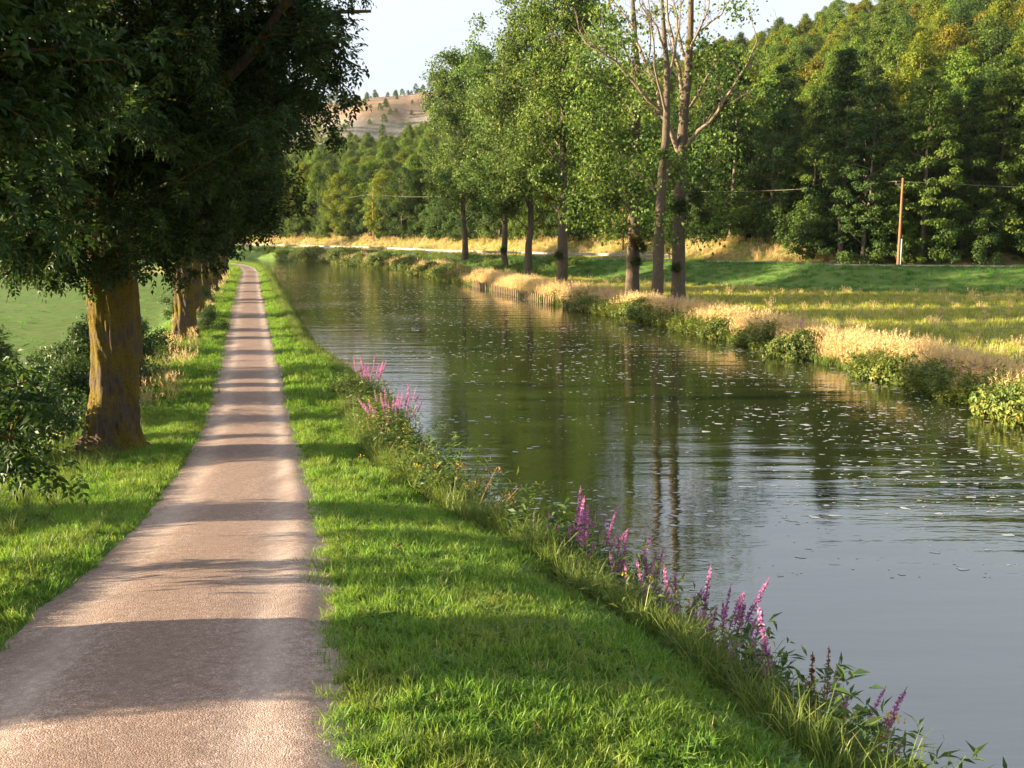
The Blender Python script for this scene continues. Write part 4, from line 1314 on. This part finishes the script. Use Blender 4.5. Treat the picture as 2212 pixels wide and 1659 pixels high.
for a_, b_, lab in zip(tops[:-1], tops[1:], ["span of overhead cable running to the pole at the end of the guard rail", "span of overhead cable right of the pole near the canal bend", "span of overhead cable behind the last poplars", "span of overhead cable between the hidden pole and the embankment pole", "span of overhead cable leaving the embankment pole past the conifers"]):
    t_ = np.linspace(0, 1, 25)[:, None]
    L = np.linalg.norm(b_ - a_)
    P3 = a_ + (b_ - a_) * t_ - np.array([0, 0, 1]) * (4 * t_ * (1 - t_) * L * .018)
    mb = MB(); mb.tube(P3, np.full(25, .024), 5, False)
    o = mb.obj("overhead_cable", [M['cable']], None); tag(o, lab, "cable", "overhead cables")

gl = resample(offset_line(cr, .45), .5)
gl = gl[(gl[:, 0] < 17) & (gl[:, 0] > -80)]
gr = empty("guard_rail", (gl[0][0], gl[0][1], 2.5)); tag(gr, "long steel guard rail on posts along the road", "guard rail")
zt = 1.8
prof = np.array([(0, .42), (.05, .46), (.05, .52), (0, .565), (.05, .61), (.05, .67), (0, .72)])
for i0 in range(0, len(gl) - 1, 8):
    seg = gl[i0:i0 + 9]
    if len(seg) < 2: continue
    T_ = np.gradient(seg, axis=0); T_ /= np.linalg.norm(T_, axis=1)[:, None]; Nn = np.stack([-T_[:, 1], T_[:, 0]], -1)
    if Nn[0][1] > 0: Nn = -Nn
    V = np.concatenate([np.c_[seg + Nn * (d + .06), emb_z(seg[:, 0]) + z_ - .02] for d, z_ in prof])
    Vb = np.concatenate([np.c_[seg + Nn * (d + .045), emb_z(seg[:, 0]) + z_ - .02] for d, z_ in prof])
    m_ = len(seg); Q = []
    nV = len(V)
    for k in range(len(prof) - 1):
        for j in range(m_ - 1):
            Q.append([k * m_ + j, k * m_ + j + 1, (k + 1) * m_ + j + 1, (k + 1) * m_ + j])
            Q.append([nV + k * m_ + j, nV + (k + 1) * m_ + j, nV + (k + 1) * m_ + j + 1, nV + k * m_ + j + 1])
    mb = MB(); mb.add(np.concatenate([V, Vb]) - np.array(gr.location), Q)
    mb.obj("rail_beam", [M['steel']], gr)
pm = MB(); pm.box((0, 0, .35), (.10, .12, 1.2)); pmesh = pm.mesh("rail_post", [M['steel']])
for i0 in range(0, len(gl), 8):
    o = bpy.data.objects.new("rail_post", pmesh); o.location = np.array([*gl[i0], float(emb_z(gl[i0][0])) - .02]) - np.array(gr.location) + np.array([0, .05, 0]); link(o, gr)

rv = empty("timber_revetment", (float(fXR(88)), 88, 0)); tag(rv, "row of weathered timber stakes holding up the far bank", "revetment")
sm = []
for k in range(3):
    mb = MB(); mb.tube(np.array([[0, 0, -.8], [0, 0, .3], [.01 * k, 0, .48 + .05 * k]]), [.075, .07, .065], 8, True, .04); sm.append(mb.mesh("stake", [M['stake_wood']], True))
yy = 74.0; k = 0
while yy < 104:
    if noise2(np.array([yy]), np.array([3.0]), 2.0)[0] > -.55:
        o = bpy.data.objects.new("stake", sm[k % 3]); o.location = np.array([float(fXR(yy)) - .42 - .08 * (k % 2), yy, .02 * (k % 4)]) - np.array(rv.location); link(o, rv)
    yy += .27; k += 1

# ------------------------------------------------------------------ bushes
def bush_meshes(name, seed, H, rad, n_blob, n_leaf, ls, mat, ash=False):
    global rng
    rng = np.random.default_rng(seed)
    cb, sb = MB(), MB()
    B = clump_crown(cb, H, rad, .15, 'bush', n_blob, n_leaf, ls, False, .35)
    for b in B[::3]:
        sb.tube(np.array([[rng.normal(0, .1), rng.normal(0, .1), -.2], b * np.array([.5, .5, .55]), b]), [.03, .02, .008], 4, False)
    return [("stems", sb.mesh(name + "_stems", [M['forest_bark']], True)), ("foliage", cb.mesh(name + "_foliage", [M[mat]]))]
BU = [bush_meshes("bush_a", 501, 2.6, 1.7, 90, 110, .11, 'bush_leaf'), bush_meshes("bush_b", 502, 2.0, 1.9, 90, 110, .10, 'bush_leaf'), bush_meshes("bush_c", 503, 3.4, 1.6, 100, 110, .11, 'bush_leaf')]
def left_pt(px, Y): return at_depth(px, 700, Y)[0]
for (x, Y, k, s, rz, lab) in [
    (-10.6, 20.2, 0, 1.0, .3, "leafy green bush on the slope left of the mossy ash trunk"),
    (-12.6, 23.5, 2, .9, 1.9, "tall dark bush behind the mossy ash on the field slope"),
    (-11.9, 27.5, 1, 1.0, .8, "rounded dark bush just beyond the mossy ash trunk"),
    (-13.2, 31.5, 0, 1.05, 2.7, "bush hugging the dark trunk of the third ash"),
    (-14.6, 37.5, 2, .95, .4, "tall bush between the third and the fourth ash"),
    (-16.2, 43.5, 1, .95, 4.1, "broad bush in front of the fourth ash on the field side"),
    (-16.0, 53.5, 1, .55, 2.2, "small bush at the verge just past the fourth ash"),
    (-19.5, 62, 0, .9, 5.5, "bush under the fifth ash"),
    (-23.5, 76, 2, .8, 1.3, "bush under the sixth ash"),
    (-30, 99, 0, 1.0, 3.1, "bush under the eighth ash"),
    (-9.6, 6.0, 2, 1.25, 1.0, "tall scrub at the foot of the ramp slope by the first ash"),
    (-10.6, 13.0, 2, 1.3, 4.0, "tall scrub on the ramp slope between the first and second ash"),
    (-15.5, 26.0, 1, 1.2, 3.0, "wide bush at the bottom of the field slope"),
    (-19, 36.0, 2, 1.1, 5.0, "bush at the field edge behind the third ash")]:
    place_tree("bush", BU[k], (x, Y, gz(x, Y) - .05), rz, s, lab, "bush", "bushes on the field side of the ash row")
# trees and scrub at the far side of the low field
lr = np.random.default_rng(77)
for k in range(22):
    Y = lr.uniform(168, 205); x = -38 - k * 5.2 + lr.uniform(-2, 2)
    if x > float(fXC(min(Y, 189))) - 6: continue
    kind = lr.choice(['round1', 'round2', 'round3', 'small']); colr = lr.choice(['dark', 'blue', 'mid'])
    nm, adj = NAMES[kind]
    lab = f"{adj} {COLS[colr][1]} {'bush' if kind == 'small' else 'tree'} at the far edge of the low field"
    place_tree(nm, FT[kind], (x, Y, gz(x, Y) - .2), lr.uniform(0, 6), lr.uniform(.8, 1.1), lab, "bush" if kind == 'small' else "tree", lab + "s", COLS[colr][0])
# green herb clumps bulging over the far waterline
HB = [bush_meshes("bank_clump_a", 511, .85, 1.5, 80, 80, .13, 'bank_herb'), bush_meshes("bank_clump_b", 512, .7, 1.8, 80, 80, .13, 'bank_herb')]
for k, (Y, dx, s, lab) in enumerate([
    (31.5, .35, 1.2, "dark green herb clump hanging over the far bank"), (34.5, .3, 1.1, "herb clump overhanging the far waterline"),
    (40.0, .4, .9, "bright green herb clump on the far bank"), (44.5, .3, 1.25, "broad shaded nettle clump on the far bank edge"), (47.5, .3, 1.2, "leafy clump spilling into the canal from the far bank"),
    (52.0, .3, 1.1, "low leafy mound on the far bank edge"), (56.0, .3, .9, "small golden-green clump at the far waterline"), (62.0, .3, 1.0, "green sedge clump on the far bank"),
    (66.0, .3, 1.1, "green clump at the feet of the half-dead poplars"), (70.5, .35, 1.15, "dark green clump on the far bank beside the purple flowers"), (74.0, .3, 1.0, "green clump at the end of the straw-coloured grass"),
    (118, .6, 1.5, "bushy clump on the far bank below the last poplars"), (128, .6, 1.5, "dark bushy clump on the far bank toward the bend"), (140, .8, 1.7, "bushy clump on the far bank at the start of the bend"),
    (152, .8, 1.8, "dark scrub clump at the canal bend"), (161, .8, 1.7, "scrub clump on the outside of the canal bend"), (170, 1, 1.9, "low scrub at the far end of the canal"), (181, 1, 2, "scrub where the canal disappears round the bend")]):
    if Y < 75 and k % 2: continue
    x = float(fXR(Y)) + dx
    place_tree("bank_bush", HB[k % 2], (x, Y, max(.05, gz(x, Y)) - .20), k * 1.3, s * 1.1, lab, "bush", "herb clumps along the far bank")

# ------------------------------------------------------------------ flowering plants on the near bank
def spike_mesh(seed, h, mat, brown=.3, n=110):
    global rng
    rng = np.random.default_rng(seed)
    mb = MB()
    t = rng.random(n); a = rng.uniform(0, 6.28, n); r_ = .012 * (1 - .6 * t)
    d = np.c_[np.cos(a), np.sin(a), rng.uniform(.1, .9, n)]
    P = np.c_[r_ * np.cos(a) * .5, r_ * np.sin(a) * .5, t * h]
    mb.leaves(P, d, rand_dirs(n), (.030 * (1.1 - .7 * t)), .017, np.clip(rng.normal(.55, .22, n), 0, 1))
    mb.tube(np.array([[0, 0, -.02], [0, 0, h * .6], [0, 0, h * 1.08]]), [.005, .004, .002], 4, False, 0, .1)
    return mb.mesh("flower_spike", [M[mat]])
SPK = [spike_mesh(601, .30, 'purple'), spike_mesh(602, .22, 'purple'), spike_mesh(603, .38, 'purple', n=140)]
SPB = [spike_mesh(604, .34, 'seed', n=120)]
def herb_foliage(seed, n_stem, h, spread, leaf=.10, lw=.022, lean=.25, mats=('stem', 'herb'), every=.05, top=.55):
    """stems with opposite leaves; returns (stem mesh, leaf mesh, tip list)"""
    global rng
    rng = np.random.default_rng(seed)
    sb, lb = MB(), MB(); tips = []
    for i in range(n_stem):
        a = rng.uniform(0, 6.28); r_ = spread * math.sqrt(rng.random())
        b = np.array([r_ * .5 * math.cos(a), r_ * .5 * math.sin(a), -.05])
        hh = h * rng.uniform(.65, 1.1)
        ln = wander(b, [lean * math.cos(a) * r_ / spread, lean * math.sin(a) * r_ / spread, 1], hh, 7, .05)
        sb.tube(ln, np.linspace(.006, .003, 8), 4, False, 0, .3)
        tips.append((ln[-1], ln[-1] - ln[-2]))
        m = int(hh / every)
        t = rng.uniform(.05, top + .3, m)
        P = np.array([pt_on(ln, min(.98, q))[0] for q in t])
        az = rng.uniform(0, 6.28, m)
        A = np.c_[np.cos(az), np.sin(az), rng.uniform(.1, .8, m)]
        lb.leaves(P, A, np.tile([0, 0, 1.0], (m, 1)) + rng.normal(0, .4, (m, 3)), leaf * rng.uniform(.6, 1.1, m), lw, np.clip(rng.normal(.5, .22, m), 0, 1), .2)
    return sb.mesh("stems", [M[mats[0]]]), lb.mesh("leaves", [M[mats[1]]]), tips

def proj(p):
    d = np.array(p) - np.array([0, 0, CAMZ])
    f = d[1] * math.cos(_p) - d[2] * math.sin(_p)
    u = d[1] * math.sin(_p) + d[2] * math.cos(_p)
    return 1106 + 2212 * d[0] / f, 829.5 - 2212 * u / f
def bank_Y(px, dx):
    """where the near bank, dx metres in from the water, is seen at this bearing"""
    ys = np.linspace(8, 60, 800)
    xs = fXL(ys) + dx; zs = ground_z(xs, ys) - CAMZ
    pxs = 1106 + 2212 * xs / (ys * math.cos(_p) - zs * math.sin(_p))
    return float(ys[int(np.argmin(np.abs(pxs - px)))])

def loosestrife(px, dx, n, h, label, seed, near=True, bank='L', Y=None, browns=0, spread=.35):
    if near: h *= 1.3; spread *= 1.2; n = int(n * 2.1)
    if Y is None: Y = bank_Y(px, dx)
    x = (float(fXL(Y)) if bank == 'L' else float(fXR(Y))) + dx
    z = max(gz(x, Y), 0.0)
    st, lf, tips = herb_foliage(seed, n, h, spread, .10, .024, .42)
    r = empty("purple_loosestrife", (x, Y, z - .03)); tag(r, label, "flower", "purple loosestrife along the canal")
    link(bpy.data.objects.new("stems", st), r); link(bpy.data.objects.new("leaves", lf), r)
    for k, (t_, d_) in enumerate(tips):
        me = SPB[0] if k < browns else SPK[(k + seed) % 3]
        o = bpy.data.objects.new("flower_spike", me)
        o.location = t_ - d_ * .3
        o.rotation_mode = 'QUATERNION'; o.rotation_quaternion = Vector((0, 0, 1)).rotation_difference(Vector(d_))
        s = (1.4 if near else 1.5) * rng.uniform(.65, 1.2); o.scale = (s, s, s)
        link(o, r)
    return r
loosestrife(1230, -.45, 12, .85, "purple loosestrife clump in shade beside the yellow ragwort", 701)
loosestrife(1300, -.40, 7, .80, "loosestrife spikes just right of the shaded purple clump", 702)
loosestrife(1390, -.40, 9, .80, "pink loosestrife between the shaded clump and the tallest pink clump", 703)
loosestrife(1490, -.35, 16, .92, "largest bright pink loosestrife clump with many sunlit spikes", 704, spread=.45)
loosestrife(1550, -.35, 9, .85, "pink loosestrife leaning over the water at the end of the largest clump", 705)
loosestrife(1730, -.45, 2, .75, "single short loosestrife spike beside the tall pale weed", 706)
loosestrife(1850, -.45, 4, .95, "tall loosestrife with long brown seed spikes over the water", 707, browns=3)
loosestrife(1975, -.40, 7, .75, "pink loosestrife clump among nettles near the ramp", 708)
loosestrife(2050, -.40, 3, .60, "short loosestrife at the nettles' edge by the water", 709)
loosestrife(795, -.35, 10, .9, "dark purple loosestrife on the near bank beyond the dock leaf", 710)
loosestrife(852, -.30, 13, .95, "sunlit pink loosestrife next to a large dock leaf", 711, spread=.4)
for Y, dx, n, h, lab, sd in [(79, .9, 12, 1.2, "purple loosestrife at the foot of the brown-clumped poplar", 712), (73, 1.2, 7, 1.0, "faded loosestrife beside the slim pale poplar", 713), (63, 1.0, 7, 1.0, "pink loosestrife in the dry grass near the half-dead poplar", 714),
                             (50, 1.0, 4, .9, "few purple spikes in the straw-coloured grass of the far bank", 715), (36, .6, 4, .9, "purple spikes in the shaded far bank herbs", 716), (158, 1.0, 14, 1.4, "reddish loosestrife at the canal bend", 717), (122, 1.2, 10, 1.2, "pale pink loosestrife below the last poplars", 718)]:
    loosestrife(0, dx, n, h, lab, sd, False, 'R', Y, spread=.5)

def ragwort(px, dx, h, n, label, seed, Y=None, mat='yellow', cat="flower", name="yellow_ragwort"):
    global rng
    if Y is None: Y = bank_Y(px, dx)
    x = float(fXL(Y)) + dx
    st, lf, tips = herb_foliage(seed, n, h, .22, .07, .02)
    r = empty(name, (x, Y, max(gz(x, Y), 0) - .03)); tag(r, label, cat)
    link(bpy.data.objects.new("stems", st), r); link(bpy.data.objects.new("leaves", lf), r)
    fm = MB()
    for t_, d_ in tips:
        m = 26
        P = t_ + rng.normal(0, 1, (m, 3)) * np.array([.055, .055, .02])
        fm.leaves(P, rand_dirs(m) * np.array([1, 1, .3]), np.tile([0, 0, 1.0], (m, 1)), .022, .02, np.clip(rng.normal(.6, .2, m), 0, 1), 0)
    fm.obj("flowers", [M[mat]], r)
ragwort(1118, -.95, .5, 12, "yellow ragwort clump on the near bank beside the shaded purple loosestrife", 721)
ragwort(1012, -.15, .75, 8, "tall yellow-flowered weed leaning over the canal", 722)
ragwort(1378, -.9, .35, 6, "small yellow flower patch in front of the pink loosestrife", 723)
ragwort(1020, -1.0, .4, 4, "few blue-violet flowers in the shaded bank grass", 724, mat='blue', name="blue_wildflower")
ragwort(1065, -.9, .55, 3, "white umbel flowers in the shaded bank grass", 725, mat='white_fl', name="white_wildflower")

def dry_weed(px, dx, h, n, label, seed, name="dry_weed", cat="weed", matl='dry_stem', lw=.008, leaf=.032):
    global rng
    Y = bank_Y(px, dx); x = float(fXL(Y)) + dx
    rng = np.random.default_rng(seed)
    sb, lb = MB(), MB()
    for i in range(n):
        a = rng.uniform(0, 6.28)
        ln = wander([.12 * math.cos(a) * rng.random(), .12 * math.sin(a) * rng.random(), -.05], [.3 * math.cos(a), .3 * math.sin(a), 1], h * rng.uniform(.6, 1.05), 8, .07)
        sb.tube(ln, np.linspace(.006, .002, 9), 4, False, 0, .5)
        for l2 in twigs(sb, ln, .0025, 7, .22, rng, .12, .12):
            m = 5; P = np.array([pt_on(l2, q)[0] for q in rng.uniform(.4, 1, m)])
            lb.leaves(P, rand_dirs(m) + np.array([0, 0, .8]), rand_dirs(m), leaf * rng.uniform(.5, 1, m), lw, np.clip(rng.normal(.5, .25, m), 0, 1))
    r = empty(name, (x, Y, max(gz(x, Y), 0) - .03)); tag(r, label, cat)
    sb.obj("stems", [M[matl]], r); lb.obj("seed_heads", [M[matl]], r)
dry_weed(1700, -.5, 1.15, 4, "tall pale branching weed standing against the water", 731)
dry_weed(1610, -.6, .75, 7, "dry tan weed stalks at the end of the loosestrife clump", 732)
dry_weed(1440, -1.0, .5, 12, "golden seed stalks in front of the largest pink loosestrife", 733)
dry_weed(1500, -1.1, .45, 12, "golden brown plantain stalks near the pink loosestrife", 734)
dry_weed(1170, -.9, .6, 5, "dry yellow stalks beside the yellow ragwort", 735)
dry_weed(1830, -.9, .55, 7, "dry golden stalks below the tall brown-spiked loosestrife", 736)

def nettle(px, dx, h, n, label, seed, leaf=.11, lw=.045):
    h *= 1.25; n = int(n * 1.6)
    Y = bank_Y(px, dx); x = float(fXL(Y)) + dx
    st, lf, tips = herb_foliage(seed, n, h, .45, leaf, lw, .3, ('stem', 'herb'), .035, .7)
    r = empty("nettle_plant", (x, Y, max(gz(x, Y), 0) - .03)); tag(r, label, "weed", "leafy weeds on the near bank")
    link(bpy.data.objects.new("stems", st), r); link(bpy.data.objects.new("leaves", lf), r)
for k, (px, dx, h, n, lab) in enumerate([
    (1640, -.7, .5, 14, "dark leafy weed below the dry tan stalks"), (1680, -.8, .55, 16, "leafy weed at the foot of the tall pale weed"), (1750, -.7, .55, 16, "leafy weed beneath the short loosestrife spike"),
    (1800, -.6, .55, 16, "leafy weed left of the brown-spiked loosestrife"), (1880, -.6, .6, 16, "yellowing leafy weed under the brown-spiked loosestrife"), (1930, -.5, .85, 8, "tall nettle between the brown-spiked and the nettle-side loosestrife"),
    (1985, -.6, .5, 16, "nettle clump around the pink loosestrife near the ramp"), (2100, -.5, .65, 7, "thin nettle standing against the water near the ramp"), (2180, -.5, .5, 8, "nettle at the water's edge below the ramp"),
    (1350, -.55, .5, 16, "dark leafy clump under the pink loosestrife"), (1450, -.55, .5, 18, "leafy clump under the largest pink loosestrife"), (1540, -.6, .5, 16, "leafy clump under the leaning pink loosestrife"), (1260, -.55, .5, 16, "dark leafy clump beneath the shaded purple loosestrife"), (1190, -.6, .5, 12, "shaded weeds right of the yellow ragwort")]):
    nettle(px, dx, h, n, lab, 750 + k)
def dock(px, dx, n, L, label, seed):
    global rng
    Y = bank_Y(px, dx); x = float(fXL(Y)) + dx
    rng = np.random.default_rng(seed)
    r = empty("dock_plant", (x, Y, max(gz(x, Y), 0))); tag(r, label, "weed")
    for i in range(n):
        mb = MB(); a = i * 2.4 + rng.uniform(-.3, .3); e = rng.uniform(.7, 1.6)
        ax = np.array([math.cos(a), math.sin(a), e]); ax /= np.linalg.norm(ax); s_ = np.array([-math.sin(a), math.cos(a), 0]); V = []; Q = []
        LL = L * rng.uniform(.7, 1.1)
        for k in range(7):
            f = k / 6; c = ax * LL * f + np.array([math.cos(a), math.sin(a), -.7]) * LL * .3 * f * f
            wd = L * .15 * math.sin(math.pi * min(1, .08 + .90 * f)) ** .8
            up_ = np.array([0, 0, wd * .35])
            V += [c - s_ * wd + up_, c, c + s_ * wd + up_]
        for k in range(6):
            o_ = 3 * k; Q += [[o_, o_ + 1, o_ + 4, o_ + 3], [o_ + 1, o_ + 2, o_ + 5, o_ + 4]]
        mb.add(np.array(V), Q, None, .8); mb.obj("leaf", [M['herb']], r, True)
dock(770, -.55, 4, .5, "dock with an upright bright green leaf on the near bank", 771)
dock(893, -.1, 3, .55, "dock with a big dark leaf jutting over the canal", 772)

# shrubs along the rim of the bare hill
for k in range(40):
    x = -180 + k * 5 + lr.uniform(-4, 4)
    ys = np.arange(480, 640, 4.0); zz = ground_z(np.full(len(ys), x), ys)
    yb = ys[int(np.argmax((zz + 0 - CAMZ) / ys))]
    kind = lr.choice(['small', 'round1'], p=[.8, .2])
    nm, adj = NAMES[kind]
    lab = f"{adj} {'bush' if kind == 'small' else 'tree'} on the rim of the bare scree hill"
    place_tree(nm, FT[kind], (x, yb, gz(x, yb) - .3), lr.uniform(0, 6), lr.uniform(.25, .55), lab, "bush" if kind == 'small' else "tree", lab + "s", COLS['mid'][0])

# leafy herbs crowding both waterlines and the shaded bank below the guard rail
def herb_proto(seed, n, h, leaf, lw, mat, spread=.3):
    st, lf, tips = herb_foliage(seed, n, h, spread, leaf, lw, .45, ('stem', mat), .045, .75)
    return lf
def flower_proto(seed, h, n, mat):
    st, lf, tips = herb_foliage(seed, n, h, .25, .06, .015, .5, ('dry_stem', 'herb'), .08, .6)
    fm = MB()
    for t_, d_ in tips:
        P = t_ + rng.normal(0, 1, (8, 3)) * np.array([.02, .02, .012])
        fm.leaves(P, rand_dirs(8), rand_dirs(8), .02, .018, .6)
    v = [np.array([c.co for c in me.vertices]) for me in (st,)]
    fm2 = MB(); fm2.V = fm.V[:]; fm2.A = fm.A[:]; fm2.Q = fm.Q[:]; fm2.n = fm.n
    q = [list(p.vertices) for p in st.polygons if len(p.vertices) == 4]
    nq0 = sum(len(a) for a in fm2.Q)
    fm2.add(v[0], q, None, .5)
    me = fm2.mesh('flower_stalks', [M[mat], M['dry_stem']])
    mi = np.zeros(len(me.polygons), np.int32); mi[nq0:] = 1
    me.polygons.foreach_set('material_index', mi)
    return me
hp = [herb_proto(801, 12, .5, .11, .035, 'herb'), herb_proto(802, 10, .4, .09, .04, 'herb'), herb_proto(803, 12, .6, .12, .02, 'tall_grass'), flower_proto(804, .5, 9, 'yellow'), flower_proto(805, .55, 8, 'seed')]
n = 1300
y = 5 + 29 * srng.random(n) ** 1.25; x = fXL(y) - np.abs(srng.normal(0, .55, n)) + .10
P3 = put(x, y); P3[:, 2] = np.maximum(P3[:, 2], -.02)
scatter("bank_weeds", hp, P3, rots(n, .2), scl3(n, .7, 1.6, .8, 1.4), srng.choice([0, 1, 2, 2, 0, 1, 2, 2, 0, 3, 4], n), "dark leafy weeds crowding the near waterline", "weeds")
hf = [herb_proto(811, 16, .7, .17, .07, 'bank_herb', .5), herb_proto(812, 16, .55, .16, .08, 'bank_herb', .55), herb_proto(813, 14, .8, .2, .03, 'tall_grass', .4)]
n = 1500
y = np.concatenate([srng.uniform(25, 75, n // 2), srng.uniform(75, 200, n // 2)]); x = fXR(y) + np.where(y < 75, srng.normal(.05, .28, n), srng.normal(.7, .8, n))
ok = noise2(x, y, 5) > -.1
x, y = x[ok], y[ok]; P3 = put(x, y); P3[:, 2] = np.maximum(P3[:, 2], -.02)
scatter("far_bank_weeds", hf, P3, rots(len(x), .2), scl3(len(x), .7, 1.4), srng.integers(0, 3, len(x)), "green and yellowing herbs hanging over the far waterline", "weeds")
n = 7000
x, y = uni(n, -75, 10, 112, 205)
q = crest_q(x, y); ok = (q < -.3) & (x > fXR(y) + .4)
x, y = x[ok], y[ok]
scatter("rough_bank_grass", levee_t + green_far + hf, put(x, y), rots(len(x), .15), scl3(len(x), .8, 1.7), srng.choice([0, 1, 2, 0, 1, 2, 3, 4, 5, 6, 7], len(x)), "rough green grass on the bank below the guard rail", "grass")

# ------------------------------------------------------------------ thin morning haze over the valley
HAZE = 0.00006
if HAZE:
    hb_ = MB(); hb_.box((0, 250, 74), (1500, 900, 154))
    hz = hb_.obj("haze", [])
    m, nt, out = newmat("haze_air")
    pv = nt.nodes.new("ShaderNodeVolumePrincipled")
    pv.inputs["Color"].default_value = (.93, .95, 1.0, 1)
    pv.inputs["Density"].default_value = HAZE
    pv.inputs["Anisotropy"].default_value = 0.3
    nt.links.new(pv.outputs[0], out.inputs["Volume"])
    hz.data.materials.append(m)
    tag(hz, "thin pale morning haze filling the valley", "haze", kind="stuff")
